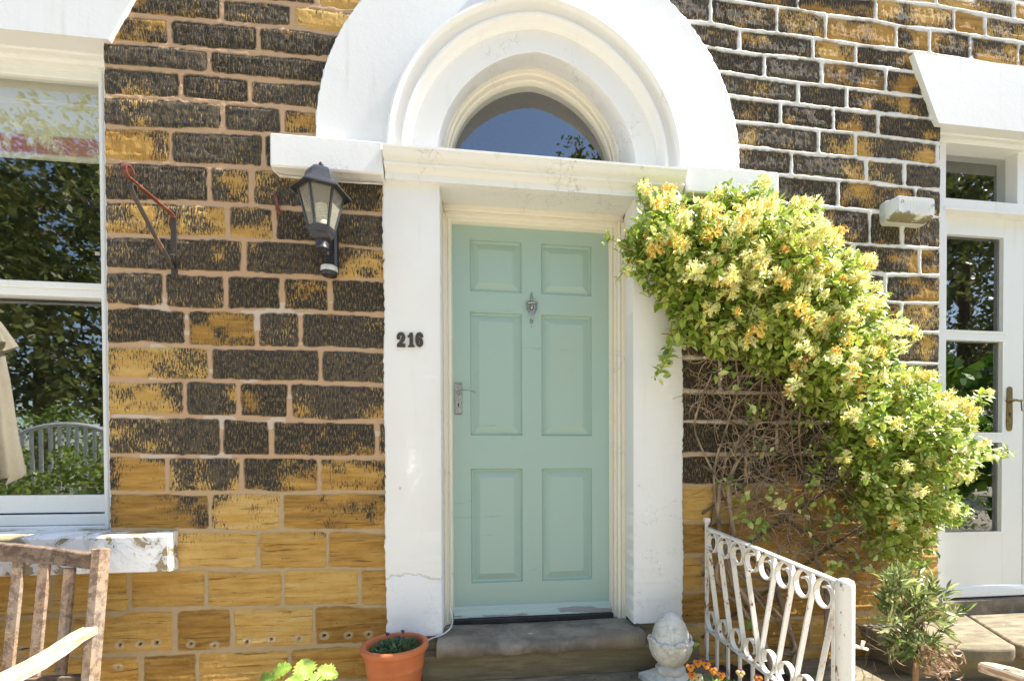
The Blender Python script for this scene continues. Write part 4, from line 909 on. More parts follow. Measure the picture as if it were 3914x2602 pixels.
def chair(root, x0, x1, yb, sgn, top_z=.94, arch=.055, arms=(0, 1), woodm=None):
    # back posts at y=yb (top), seat towards sgn*-y ; x0..x1 outer width
    W = woodm or M['wood']; rk = -.085*sgn
    back = lambda z: yb+rk*max(0, (top_z-z))/(top_z)*1.35
    for x in (x0, x1):
        g = MB(); beam(g, (x, back(0), 0), (x, back(top_z), top_z), .037, .050, .005, up=(0, 1, 0)); g.build('back_post', W, root)
        g = MB(); beam(g, (x, yb-sgn*.60, 0), (x, yb-sgn*.60, .60), .045, .045, .005, up=(0, 1, 0)); g.build('front_leg', W, root)
    xa, xb = min(x0, x1)+.02, max(x0, x1)-.02; n = 18
    def ztop(x): u = (x-(xa+xb)/2)/((xb-xa)/2); return top_z-.022+arch*(1-u*u)
    g = MB(); vs = []
    for i in range(n+1):
        x = xa+(xb-xa)*i/n; zt = ztop(x); u = abs(x-(xa+xb)/2)/((xb-xa)/2); hh = .075-.018*u; yy = back(zt)
        vs += [(x, yy-.016, zt-.004), (x, yy-.013, zt), (x, yy+.013, zt), (x, yy+.016, zt-.004), (x, yy+.016, zt-hh), (x, yy-.016, zt-hh)]
    g.add(vs, [(i*6+k, i*6+(k+1) % 6, (i+1)*6+(k+1) % 6, (i+1)*6+k) for i in range(n) for k in range(6)]+[(0, 1, 2, 3, 4, 5), tuple(range((n+1)*6-1, n*6-1, -1))])
    g.c = [(.72, .68, .68, 1)]*len(g.v); g.build('top_rail', W, root)
    g = MB(); beam(g, (xa, back(.445), .455), (xb, back(.445), .455), .028, .050, .003); g.c = [(.66, .62, .62, 1)]*len(g.v); g.build('lower_rail', W, root)
    ns = int(round((xb-xa)/.089)); cs = [(1, .97, .95, 1), (.9, .86, .84, 1), (1.05, .95, .88, 1)]
    for i in range(1, ns):
        x = xb-.082-(i-1)*.0875 if sgn > 0 else xa+i*(xb-xa)/ns
        if x < xa+.04: break
        g = MB(); zt = ztop(x)-.065; beam(g, (x, back(.48)-.0, .48), (x, back(zt), zt), .037, .014, .002, up=(0, 1, 0)); g.c = [cs[i % 3]]*len(g.v); g.build('back_slat', W, root)
    for x, e in ((x0, 0), (x1, 1)):
        if e not in arms: continue
        g = MB(); ap = [(0.0, .658, .026), (-.06, .652, .027), (-.14, .632, .030), (-.22, .618, .033), (-.34, .610, .034), (-.46, .606, .034), (-.58, .596, .033), (-.635, .588, .028), (-.655, .584, .018)]
        vs = []
        for dy, z, hw_ in ap:
            y = back(.62)+sgn*dy-.01*sgn; c = x-.006 if x == max(x0, x1) else x+.006
            vs += [(c-hw_, y, z-.006), (c-hw_+.006, y, z), (c+hw_-.006, y, z), (c+hw_, y, z-.006), (c+hw_, y, z-.030), (c-hw_, y, z-.030)]
        m = len(ap); g.add(vs, [(i*6+k, i*6+(k+1) % 6, (i+1)*6+(k+1) % 6, (i+1)*6+k) for i in range(m-1) for k in range(6)]+[(0, 1, 2, 3, 4, 5), tuple(range(m*6-1, m*6-7, -1))])
        g.build('armrest', M['sunlit_wood'], root)
    g = MB()
    for y_ in (yb-sgn*.60, yb-sgn*.12): beam(g, (xa, y_, .385), (xb, y_, .385), .024, .055, .003)
    for x in (x0, x1): beam(g, (x, yb-sgn*.12, .385), (x, yb-sgn*.58, .385), .024, .055, .003)
    g.build('seat_frame', W, root)
    for i in range(6):
        g = MB(); y = yb-sgn*(.15+i*.083); beam(g, (xa-.02, y, .418), (xb+.02, y, .418), .066, .016, .003); g.build('seat_slat', W, root)
c1_ = empty('garden_armchair', (-2.1, -.5, 0), 'weathered teak slatted garden chair under the peeling window sill', 'garden chair')
chair(c1_, -2.66, -1.492, -.205, 1, .945, .062)
c2_ = empty('garden_armchair', (1.82, -1.2, 0), 'teak garden chair with only a sunlit armrest tip showing at the lower right corner', 'garden chair')
chair(c2_, 1.665, 2.26, -1.55, -1, .93, .05)

# ================================================================ TERRACOTTA POT WITH SMALL PLANT
pc = Vector((-.392, -.195, 0)); prz = .470
pot = empty('flower_pot', (pc.x, pc.y, .15), 'terracotta pot embossed Jardin with small purple flowered plant beside doorstep', 'plant pot')
PZO = .045
prof = [(.0, .15), (.083, .15), (.085, .155), (.106, .30), (.112, .352), (.1145, .368), (.117, .372), (.1175, .380), (.115, .385), (.118, .40), (.1245, .438), (.127, .441), (.134, .444), (.137, .450), (.1375, .460), (.136, .467), (.131, .4705), (.121, .471), (.116, .466), (.113, .45), (.108, .41), (.1, .405)]
g = MB(); g.lathe([(a_, b_+(PZO if b_ > .2 else 0)) for a_, b_ in prof], pc, 72); g.build('pot_body', M['terracotta'], pot, 50)
g = MB(); n = 24; g.add([(pc.x, pc.y, .479)]+[(pc.x+.112*math.cos(i*2*math.pi/n), pc.y+.112*math.sin(i*2*math.pi/n), 0.475+random.uniform(-.006, .006)) for i in range(n)], [(0, i+1, (i+1) % n+1) for i in range(n)]); g.build('soil', M['soil'], pot)
tc = bpy.data.curves.new('txt', 'FONT'); tc.body = 'Jardin'; tc.size = .037; tc.extrude = .0008; tc.align_x = 'CENTER'; tc.bevel_depth = .0005
m = curve_mesh(tc)
camang = math.atan2(CAM[1]-pc.y, CAM[0]-pc.x)
for v in m.vertices:
    x, y, z = v.co; a = camang+R(3)+x/.121; zz = .443+y*1.0; rr_ = .1175+(zz-.445)*.165+.0008+z
    v.co = (pc.x+rr_*math.cos(a), pc.y+rr_*math.sin(a), zz)
m.materials.clear(); m.materials.append(M['terracotta']); o = bpy.data.objects.new('embossed_lettering', m); COL.objects.link(o); o.parent = pot; o.matrix_parent_inverse = pot.matrix_world.inverted()

def leaf(mb, p, d, nrm, L, W_, col, fold=.25, droop=.2, edge=None):
    d = d.normalized(); s = d.cross(nrm)
    if s.length < 1e-3: s = Vector((1, 0, 0))
    s.normalize(); n = s.cross(d).normalized()
    c = [p, p+d*L*.33+n*L*.02, p+d*L*.68-n*L*droop*.25, p+d*L-n*L*droop]
    w1, w2 = W_*.5, W_*.42; u1 = n*W_*fold
    vs = c+[c[1]+s*w1+u1, c[2]+s*w2+u1, c[1]-s*w1+u1, c[2]-s*w2+u1]
    fs = [(0, 4, 1), (1, 4, 5, 2), (2, 5, 3), (0, 1, 6), (1, 2, 7, 6), (2, 3, 7)]
    b = len(mb.v); mb.v += [tuple(v) for v in vs]; mb.f += [tuple(i+b for i in f) for f in fs]
    e = edge or col
    mb.c += [col, col, col, col, e, e, e, e]
def rv(): 
    while True:
        v = Vector((random.uniform(-1, 1), random.uniform(-1, 1), random.uniform(-1, 1)))
        if .05 < v.length < 1: return v.normalized()
def vary(c, a=.2):
    k = 1+random.uniform(-a, a); return (c[0]*k*(1+random.uniform(-a*.4, a*.4)), c[1]*k, c[2]*k*(1+random.uniform(-a*.4, a*.4)), 1)
# small carnation-like plant in the pot
g = MB()
for i in range(260):
    a = random.uniform(0, 6.28); r = .092*math.sqrt(random.random()); b = Vector((pc.x+r*math.cos(a), pc.y+r*math.sin(a), .479+random.uniform(0, .045)*(1-r/.1)))
    d = Vector((math.cos(a)*.6+random.uniform(-.5, .5), math.sin(a)*.6+random.uniform(-.5, .5), random.uniform(.2, 1.1)))
    leaf(g, b, d, rv(), random.uniform(.022, .04), .0085, vary((.10, .20, .085), .3) if random.random() < .85 else vary((.30, .28, .14)), .3, .25)
pl_ = g.build('foliage', M['leaf'], pot)
for x_, y_ in ((820, 340), (1210, 290), (1120, 450)):
    q = P(1360+x_/6.759, 2370+y_/6.759, -.20); g = MB(); g.tube([(q.x+.01, q.y, .44), (q.x, q.y, q.z)], .0012, 5); g.c = [(.12, .2, .07, 1)]*len(g.v)
    for i in range(9): leaf(g, q, rv()+Vector((0, 0, .3)), rv(), .011, .008, vary((.085, .03, .30) if x_ < 1100 else (.14, .08, .24)), .2, .3)
    g.build('flower', M['petal'], pot)

# ================================================================ STONE FINIAL
fc = Vector((.806, -.235, 0))
fin = empty('stone_finial', (fc.x, fc.y, .288), 'weathered white cast stone acorn finial on square plinth right of the doorstep', 'finial')
g = MB(); Mz = Matrix.Rotation(R(45), 3, 'Z')
for (h0, w0), (h1, w1) in zip([(.15, .115), (.285, .115), (.312, .112), (.338, .070)], [(.285, .115), (.312, .112), (.338, .070), (.35, .052)]):
    vs = [(fc.x+sx_*ww, fc.y+sy_*ww, hh) for hh, ww in ((h0, w0), (h1, w1)) for sx_, sy_ in ((-1, -1), (1, -1), (1, 1), (-1, 1))]
    g.add([rot_about(fc, rz=R(14)) @ Vector(v) for v in vs], [(0, 1, 2, 3), (7, 6, 5, 4)]+[(i, (i+1) % 4, 4+(i+1) % 4, 4+i) for i in range(4)])
g.build('plinth', M['cast'], fin)
g = MB(); g.lathe([(.050, .335), (.068, .340), (.074, .352), (.074, .362), (.066, .372), (.050, .380), (.046, .386)], fc, 40); g.build('collar', M['cast'], fin, 50)
g = MB(); vs = []; nn_ = 64; prof = [(.040, .378), (.066, .390), (.086, .415), (.098, .445), (.1025, .475), (.1025, .492), (.094, .498)]
for r, z in prof: 
    for k in range(nn_):
        a = k*2*math.pi/nn_; rr_ = r*(1+.045*abs(math.sin(a*4))*ss(.38, .45, z)+.02*math.sin(a*16+z*60)); vs.append((fc.x+rr_*math.cos(a), fc.y+rr_*math.sin(a), z))
g.add(vs, [(i*nn_+k, i*nn_+(k+1) % nn_, (i+1)*nn_+(k+1) % nn_, (i+1)*nn_+k) for i in range(len(prof)-1) for k in range(nn_)]); g.build('acorn_cup', M['cast'], fin, 60)
for k in range(8):
    a = R(45*k+10); g = MB(); c = Vector((fc.x+.100*math.cos(a), fc.y+.100*math.sin(a), .500-(.010 if k % 2 else 0)))
    vs = []; m_ = 10
    for i in range(7):
        th = math.pi*i/6
        for j in range(m_):
            ph = 2*math.pi*j/m_; lx_, lt, lz = .014*math.sin(th)*math.cos(ph), .036*math.cos(th), .013*math.sin(th)*math.sin(ph)
            vs.append(c+Vector((math.cos(a)*lx_-math.sin(a)*lt, math.sin(a)*lx_+math.cos(a)*lt, lz-abs(lt)*.12+lx_*.2)))
    g.add(vs, [(i*m_+j, i*m_+(j+1) % m_, (i+1)*m_+(j+1) % m_, (i+1)*m_+j) for i in range(6) for j in range(m_)]); g.build('curled_leaf', M['cast'], fin, 80)
g = MB(); prof = [(.094, .488), (.090, .512), (.083, .54), (.072, .568), (.057, .592), (.040, .609), (.020, .619), (.0, .622)]; vs = []
for r, z in prof:
    for k in range(nn_):
        a = k*2*math.pi/nn_; rr_ = r*(1+.018*math.sin(a*12+(math.pi if int((z-.48)*38) % 2 else 0))); vs.append((fc.x+rr_*math.cos(a), fc.y+rr_*math.sin(a), z))
g.add(vs, [(i*nn_+k, i*nn_+(k+1) % nn_, (i+1)*nn_+(k+1) % nn_, (i+1)*nn_+k) for i in range(len(prof)-1) for k in range(nn_)]); g.build('acorn', M['cast'], fin, 70)

fin.scale = (.90, .90, .95)
# ================================================================ WROUGHT IRON RAILING
GA = P(2702, 1995, -.06); d_ = ray(3208, 2222); t_ = (.87-1.25)/d_[2]; GB = Vector(CAM+d_*t_)
U = Vector((GB.x-GA.x, GB.y-GA.y, 0)); GL = U.length; U.normalize(); GN = Vector((U.y, -U.x, 0)); 
def GJ(jx, jy):
    px, py = n2('J', jx, jy); d = Vector(ray(px, py)); t = (GA-Vector(CAM)).dot(GN)/d.dot(GN); X_ = Vector(CAM)+d*t
    return Vector(((X_-GA).dot(U), X_.z))
def GP(s, z, o=0): return Vector((GA.x, GA.y, 0))+U*s+Vector((0, 0, z))+GN*o
gate = empty('iron_railing', GP(0, .15), 'rusting white wrought iron railing with scroll bars beside the honeysuckle', 'railing')
gate_top = [GJ(110, 140), GJ(1325, 640)]; gate_bot = [GJ(110, 1080), GJ(720, 1540)]
def rt_(s): a, b = gate_top; return a.y+(b.y-a.y)*(s-a.x)/(b.x-a.x)
def rb_(s): a, b = gate_bot; return a.y+(b.y-a.y)*(s-a.x)/(b.x-a.x)
SE = gate_top[1].x
g = MB(); ribbon(g, [GP(0, rt_(0)), GP(SE, rt_(SE))], GN, .024, .008); g.build('top_rail', M['iron'], gate)
g = MB(); ribbon(g, [GP(0, rb_(0)), GP(SE, rb_(SE))], GN, .024, .008); g.build('bottom_rail', M['iron'], gate)
g = MB(); ribbon(g, [GP(0, .12), GP(0, rt_(0)+.035)], GN, .014, .014); g.box(GA.x-.012, GA.x+.012, -.075, -.045, rt_(0)+.025, rt_(0)+.05, .003); g.build('end_bar', M['iron'], gate)
g = MB(); ribbon(g, [GP(SE-.012, .0), GP(SE-.012, rt_(SE))], GN, .016, .012); g.build('end_bar', M['iron'], gate)
tops = [('L', 145, 265), ('L', 250, 320), ('L', 365, 380), ('L', 510, 430), ('R', 635, 480), ('R', 795, 550), ('R', 965, 630), ('R', 1165, 725)]
botx = [145, 245, 370, 505, 670, 830, 1000, 1165]
rad_s = SE/8*.445
for (ty, jx, jy), bxx in zip(tops, botx):
    ct = GJ(jx, jy).x; 
    i = tops.index((ty, jx, jy)); ct = SE*(i+.5)/8
    rz = .050; zt = rt_(ct)-.006-rz; zb = rb_(ct)+.006+rz; sgn = 1 if ty == 'L' else -1; g = MB(); pts = []
    # top scroll: from the inner end round to the outside, then the straight bar, then the lower scroll
    for a in range(70, 541, 15):
        rr_ = .42+.58*min(1, (a-70)/200); pts.append(GP(ct+sgn*rad_s*rr_*math.cos(R(a)), zt+rz*rr_*math.sin(R(a))))
    if sgn > 0:
        cb = SE*(i+.5)/8
    else: cb = SE*(i+.5)/8
    # straight bar leans to the middle, lower scroll curls back underneath
    xb = cb+sgn*rad_s
    for a in range(0, 391, 15):
        rr_ = 1-.5*max(0, (a-200)/190); pts.append(GP(cb+sgn*rad_s*rr_*math.cos(R(a)), zb-rz*rr_*math.sin(R(a))*1.0))
    ribbon(g, pts, GN, .022, .0062); g.build('scroll_bar', M['iron'], gate, 60)
for i in range(1, 9):
    s = SE*i/9; g = MB(); ribbon(g, [GP(s, .02), GP(s, rb_(s))], GN, .012, .012); g.build('lower_bar', M['iron'], gate)
g = MB(); c = GP(SE+.028, 0); post_r = .0285; ztp = rt_(SE)+.006
g.lathe([(0, ztp+.012), (.012, ztp+.011), (.026, ztp+.004), (post_r, ztp-.006), (post_r, ztp-.02), (post_r, .0)], (c.x, c.y, 0), 24); g.build('post', M['iron'], gate, 50)
g = MB(); lz = GJ(1500, 1290).y; e = c+Vector((.03, .0, lz)); g.tube([e, e+Vector((.028, -.004, -.006)), e+Vector((.034, -.004, .016))], [.008, .006, .006], 8); g.tube([e+Vector((.02, 0, -.004)), e+Vector((.048, -.006, -.012))], .005, 6); g.build('latch_hook', M['iron'], gate, 50)

# ================================================================ PLANTS
def inpoly(x, y, poly):
    c = False; n = len(poly); j = n-1
    for i in range(n):
        xi, yi = poly[i]; xj, yj = poly[j]
        if (yi > y) != (yj > y) and x < (xj-xi)*(y-yi)/(yj-yi)+xi: c = not c
        j = i
    return c
def dedge(x, y, poly):
    m_ = 1e9; n = len(poly)
    for i in range(n):
        ax, ay = poly[i]; bx_, by_ = poly[(i+1) % n]; dx, dy = bx_-ax, by_-ay; t = max(0, min(1, ((x-ax)*dx+(y-ay)*dy)/(dx*dx+dy*dy+1e-9)))
        m_ = min(m_, math.hypot(x-ax-t*dx, y-ay-t*dy))
    return m_
HP = [(1395, 548), (1440, 570), (1452, 520), (1478, 492), (1466, 425), (1488, 432), (1505, 468), (1535, 425), (1556, 445), (1592, 468), (1640, 462), (1672, 425), (1700, 458), (1750, 405), (1768, 445), (1800, 470), (1868, 468), (1892, 500), (1878, 528), (1925, 545),
      (1932, 575), (1998, 600), (2000, 620), (1978, 650), (2030, 680), (2045, 708), (2020, 724), (2060, 738), (2112, 765), (2100, 788), (2062, 800), (2055, 825), (2060, 850), (2150, 862), (2130, 888), (2165, 912), (2190, 930), (2250, 922), (2272, 905), (2262, 930), (2212, 950),
      (2245, 965), (2232, 985), (2255, 1020), (2330, 1040), (2290, 1052), (2245, 1058), (2252, 1098), (2192, 1112), (2200, 1150), (2232, 1190), (2212, 1212), (2155, 1208), (2165, 1240), (2115, 1262), (2132, 1290), (2090, 1325), (2015, 1290), (1990, 1240), (1960, 1195), (1950, 1130), (1925, 1080),
      (1890, 1040), (1900, 990), (1850, 940), (1800, 905), (1770, 875), (1720, 850), (1700, 822), (1640, 820), (1590, 805), (1548, 782), (1535, 850), (1508, 868), (1528, 800), (1550, 740), (1540, 708), (1500, 698), (1470, 662), (1422, 640), (1432, 600)]
hon = empty('honeysuckle', (1.35, -.12, .2), 'honeysuckle in full yellow and orange flower climbing over the wall between the two doors', 'climbing plant')
def VP(x, y, Y): return P(x*1.65919, y*1.65919, Y)
def proj(p):
    v = Vector(p)-Vector(CAM); z = v.dot(Vector(f2)); return ((v.dot(Vector(r3))/z*F+CX)/1.65919, (-v.dot(Vector(u3))/z*F+CY)/1.65919)
def inproj(p):
    a, b = proj(p); return inpoly(a, b, HP) or dedge(a, b, HP) < 9
def prot(x, y):
    e = min(dedge(x, y, HP)/90, 1); base = .07+.30*math.sqrt(e)
    if x > 2120: base = max(base, .16)+.10
    if y < 520: base *= .7
    return base
GREENS = [(.15, .24, .03), (.27, .38, .05), (.42, .52, .09), (.62, .66, .22), (.08, .14, .03)]
g = MB(); gs = MB(); tips = []
xs_ = [a for a, b in HP]; ys_ = [b for a, b in HP]
cnt = 0
while cnt < 1800:
    x = random.uniform(min(xs_), max(xs_)); y = random.uniform(min(ys_), max(ys_))
    if not inpoly(x, y, HP): continue
    if x > 1900 and y > 850 and random.random() < .0: continue
    cnt += 1
    pr = prot(x, y); Y = -pr*random.uniform(.35, 1.0) if random.random() < .8 else -pr*random.uniform(.1, .5)
    b = VP(x, y, Y)
    d = (Vector((.35, -.45, .25))+rv()*.9).normalized(); L = random.uniform(.08, .17)
    ln = []; q = b.copy(); seg = 4
    for i in range(seg+1):
        ln.append(q.copy()); d = (d+rv()*.25+Vector((0, -.02, .06))).normalized(); q = q+d*L/seg
    if not inproj(ln[-1]) or not inproj(ln[2]): continue
    gs.tube(ln, [.0014]*len(ln), 3, False)
    tone_ = random.random(); spec_y = random.random() < .35
    for i, p_ in enumerate(ln):
        dd_ = (ln[min(i+1, seg)]-ln[max(i-1, 0)]).normalized(); s_ = dd_.cross(rv()).normalized()
        sz = random.uniform(.036, .062)*(1-.25*i/seg)
        for k in (-1, 1):
            col = vary(random.choice(GREENS[1:4] if tone_ > .35 else GREENS[:3]), .22)
            if random.random() < .025: col = vary(random.choice([(.40, .20, .05), (.75, .60, .08)]), .2)
            ed = tuple(min(1, c_*1.35) for c_ in col[:3])+(1,)
            leaf(g, p_, s_*k+dd_*.45+rv()*.25, (Vector((0, -.5, 1))+rv()*.6).normalized(), sz, sz*.52, col, .12, random.uniform(0, .3), ed)
    tips.append((ln[-1], d.copy(), x, y))
# long stray shoots breaking the outline
for a_, b_ in (((1758, 470), (1755, 402)), ((1690, 480), (1676, 424)), ((1470, 590), (1394, 547)), ((2170, 950), (2270, 903)), ((2180, 1040), (2335, 1040)), ((1560, 780), (1508, 870)), ((2010, 740), (2114, 768)), ((1490, 500), (1468, 424)), ((1550, 500), (1537, 422)), ((2120, 900), (2215, 930)), ((2120, 1090), (2250, 1098)), ((2120, 1160), (2234, 1192)),
                ((1880, 520), (1895, 468)), ((1960, 600), (2002, 602)), ((2060, 860), (2150, 860)), ((2010, 800), (2045, 795)), ((2100, 1200), (2160, 1245)), ((1930, 700), (2045, 700)), ((1460, 620), (1420, 645)), ((1800, 480), (1768, 440)), ((1620, 480), (1592, 455)), ((2090, 1270), (2130, 1300)), ((1990, 1150), (1890, 1210)), ((1960, 1040), (1862, 1090))):
    yb_ = -prot(*a_)*.8; p0, p1 = VP(a_[0], a_[1], yb_), VP(b_[0], b_[1], yb_-.03); n_ = 8; ln = [p0.lerp(p1, i/n_)+rv()*.003+Vector((0, 0, .012*math.sin(math.pi*i/n_))) for i in range(n_+1)]
    gs.tube(ln, [.0018-.0001*i for i in range(n_+1)], 4, False); dd_ = (p1-p0).normalized()
    for i in range(1, n_+1):
        sz = random.uniform(.022, .040)*(1.15-.07*i); s_ = dd_.cross(rv()).normalized()
        for k in (-1, 1): leaf(g, ln[i], s_*k+dd_*.7, (Vector((0, -.6, 1))+rv()*.4).normalized(), sz, sz*.5, vary(random.choice(GREENS[1:4]), .2), .12, .15)
# sprays hanging in the bare part
for x, y, n_ in ((1865, 1040, 7), (1880, 1090, 8), (1895, 1160, 8), (1925, 1190, 6), (1760, 1205, 6), (1985, 1185, 6), (1985, 1110, 5), (1740, 1220, 4), (1700, 890, 4), (1722, 940, 5), (2000, 1300, 5), (1915, 1300, 5), (1935, 1310, 4), (1725, 1440, 5), (1605, 1480, 3), (2150, 1260, 6), (2120, 1300, 7), (1680, 850, 5), (1640, 860, 3), (2040, 1100, 8), (2060, 1160, 8), (2000, 1060, 8), (2090, 1230, 8), (1545, 790, 5), (1530, 830, 6), (1515, 860, 4), (2265, 912, 4), (2240, 925, 5), (2215, 935, 5), (2310, 1042, 5), (2280, 1045, 6), (1757, 425, 5), (1755, 445, 6), (1680, 440, 4), (1405, 555, 3), (2225, 1195, 6), (2205, 1180, 6)):
    b = VP(x, y, -.22 if y < 1250 else -.30)
    for i in range(n_):
        q = b+rv()*.028; sz = random.uniform(.03, .05); leaf(g, q, rv()+Vector((0, -.2, -.1)), (Vector((0, -1, .5))+rv()*.5).normalized(), sz, sz*.55, vary(random.choice(GREENS[:4]), .2), .12, .2)
for i in range(34):
    x, y = random.uniform(1660, 2010), random.uniform(880, 1290); b = VP(x, y, -random.uniform(.08, .24))
    for k_i in range(random.randint(3, 7)):
        q = b+rv()*.03; sz = random.uniform(.022, .045); leaf(g, q, rv()+Vector((0, -.2, -.1)), (Vector((0, -1, .5))+rv()*.5).normalized(), sz, sz*.55, vary(random.choice(GREENS[:4]), .2), .12, .2)
gs.c = [vary((.20, .12, .06)) for _ in gs.v]
g.nofix = True; gs.nofix = True
g.build('foliage', M['leaf'], hon); gs.build('twigs', M['bark'], hon)
# blossoms: whorls of long two-lipped tubes
def blossom(seed, cols):
    rnd = random.Random(seed); mb = MB(); mb.nofix = True
    for i in range(rnd.randint(18, 25)):
        th = rnd.uniform(0, 2*math.pi); el = rnd.uniform(-.25, 1.15); d = Vector((math.cos(th)*math.cos(el), math.sin(th)*math.cos(el), math.sin(el)))
        L = rnd.uniform(.022, .040); bend = Vector((0, 0, rnd.uniform(-.3, .3))); base = rnd.choice(cols); tipc = tuple(min(1, c*1.1) for c in base)
        p0 = d*.004; p1 = d*L*.55+bend*.004; p2 = d*L+bend*.008
        mb.col = base+(1,); mb.tube([p0, p1, p2], [.0013, .0019, .0034], 5, False)
        s = d.cross(Vector((0, 0, 1))).normalized()
        for k, ww in ((1, .0060), (-1, .0030)):
            u = d.cross(s)*k; q1 = p2+d*.006+u*.006; q2 = p2+d*.004+u*.014
            mb.add([p2-s*ww*.6, p2+s*ww*.6, q1+s*ww, q1-s*ww, q2+s*ww*.3, q2-s*ww*.3], [(0, 1, 2, 3), (3, 2, 4, 5)], tipc+(1,))
        for _ in range(3):
            e = p2+d*rnd.uniform(.010, .018)+s*rnd.uniform(-.006, .006)+Vector((0, 0, rnd.uniform(-.004, .006))); mb.tube([p2, e], [.0004, .0007], 3, False)
    return mb
CR, YL, OR = (.93, .86, .36), (.92, .72, .20), (.90, .58, .16)
CR2 = (.95, .93, .58)
variants = []
for i, cs in enumerate([[CR2, CR, CR2], [CR, YL, CR2], [YL, OR, YL], [CR2, CR, YL], [OR, YL, OR], [CR, CR2, OR]]):
    o = blossom(100+i, cs).build('blossom', M['petal'], hon); o.hide_render = False; variants.append(o)
# choose sites: most near the surface, spread apart, denser at the top
cand = [t for t in tips]
cand.sort(key=lambda t: t[0].y); sites = []
def dens(x, y): 
    if x > 1930 and y > 950: return .12
    if y > 870: return .075
    return .052
for t in cand:
    if t[3] > 1180 and t[2] > 0 and random.random() < .7: continue
    if t[0].y > -.10 and t[3] > 500 and random.random() < .4: continue
    if all((t[0]-s_[0]).length > dens(t[2], t[3])*random.uniform(.85, 1.5) for s_ in sites): sites.append(t)
    if len(sites) >= 185: break
for x, y in ((2030, 788), (2100, 772), (2085, 765), (2065, 752), (1795, 1165), (2015, 1125), (2225, 965), (2230, 985), (2225, 1040), (2140, 1085), (2115, 1045), (2200, 1090), (2030, 1180), (1990, 605), (1975, 640), (1870, 475), (1480, 435), (1540, 440), (1620, 480), (1720, 470), (2110, 870), (2130, 880)): sites.insert(0, (VP(x, y, -.24), Vector((.3, -.5, .4)), x, y))
def bmat(t):
    d = (t[1]+Vector((.1, -.5, .4))).normalized(); qd = d.to_track_quat('Z', 'Y'); sc_ = random.choice([.55, .8, .9, 1.0, 1.1])*random.uniform(.85, 1.05)
    return Matrix.Translation(t[0]) @ qd.to_matrix().to_4x4() @ Matrix.Rotation(random.uniform(0, 6.28), 4, 'Z') @ Matrix.Scale(sc_, 4)
restmb = MB(); restmb.nofix = True
for i, t in enumerate(sites):
    r_ = random.random(); vi = random.choice([0, 0, 3, 1, 5]) if r_ < .84 else random.choice([2, 4, 1, 2])
    src = variants[vi]; m4 = bmat(t)
    if i < 100:
        if i < len(variants): o = src = variants[i]
        else: o = src.copy(); COL.objects.link(o)
        o.parent = hon; o.matrix_parent_inverse = Matrix(); o.matrix_basis = Matrix.Translation(-hon.matrix_world.translation) @ m4
    else:
        me = src.data; base = len(restmb.v); restmb.v += [tuple(m4 @ v.co) for v in me.vertices]; restmb.f += [tuple(k+base for k in p_.vertices) for p_ in me.polygons]
        restmb.c += [tuple(c.color) for c in me.color_attributes['Col'].data]
if restmb.v: tag(restmb.build('blossoms', M['petal'], hon), kind='stuff')
# woody stems and the tangle of dead twigs
g = MB(); g.nofix = True
def wander(p, d, L, n, j, pull=Vector((0, 0, 0))):
    pts = [p.copy()]
    for i in range(n): d = (d+rv()*j+pull).normalized(); p = p+d*L/n; p.y = min(p.y, -.012); pts.append(p.copy())
    return pts
def spl(pts, r0, r1, n=5):
    g.tube(pts, [r0+(r1-r0)*i/(len(pts)-1) for i in range(len(pts))], n, False)
for pl_i in ([(1780, 1600), (1760, 1480), (1700, 1380), (1660, 1240), (1645, 1100), (1668, 1000), (1700, 900), (1690, 800)], [(1790, 1600), (1750, 1450), (1650, 1330), (1690, 1200), (1640, 1080), (1600, 980), (1640, 860)], [(1800, 1600), (1740, 1420), (1690, 1330), (1655, 1200), (1672, 1060), (1740, 960), (1760, 840)],
             [(1850, 1560), (1820, 1450), (1730, 1350), (1640, 1250), (1650, 1120)], [(1810, 1590), (1830, 1480), (1760, 1400), (1700, 1300)], [(1900, 1560), (1905, 1400), (1900, 1340), (1880, 1280), (1860, 1150), (1840, 1000), (1850, 900)], [(1690, 1230), (1680, 1130), (1700, 1060), (1760, 1000), (1800, 900)], [(1840, 1560), (1800, 1380), (1745, 1330), (1600, 1290)],
             [(1760, 1500), (1830, 1500), (1800, 1400), (1760, 1300), (1720, 1290)]):
    pts = [VP(x, y, -.05-.05*math.sin(i*1.3)-.02*random.random()) for i, (x, y) in enumerate(pl_i)]; q = []
    for i in range(len(pts)-1):
        p0, p1, p2, p3 = pts[max(i-1, 0)], pts[i], pts[i+1], pts[min(i+2, len(pts)-1)]
        for t in range(5): t /= 5; q.append(.5*((2*p1)+(p2-p0)*t+(2*p0-5*p1+4*p2-p3)*t*t+(3*p1-p0-3*p2+p3)*t**3)+rv()*.002)
    q.append(pts[-1]); spl(q, random.uniform(.009, .015), .0035, 7)
TW = [(1610, 830), (1700, 825), (1830, 880), (1900, 950), (1960, 1000), (1990, 1120), (2020, 1210), (2080, 1290), (1990, 1320), (1850, 1290), (1700, 1250), (1660, 1150), (1640, 1000), (1600, 930)]
for i in range(760):
    while True:
        x, y = random.uniform(1590, 2090), random.uniform(825, 1330)
        if inpoly(x, y, TW) or random.random() < .02: break
    p_ = VP(x, y, -random.uniform(.02, .17)); spl(wander(p_, rv(), random.uniform(.07, .30), 9, .42, Vector((.03, 0, -.06))), random.uniform(.0014, .0030), .0009, 3)
for i in range(46):
    x, y = random.uniform(1640, 2000), random.uniform(1250, 1560); p_ = VP(x, y, -random.uniform(.03, .2)); spl(wander(p_, rv(), random.uniform(.1, .3), 8, .3), .0013, .0005, 3)
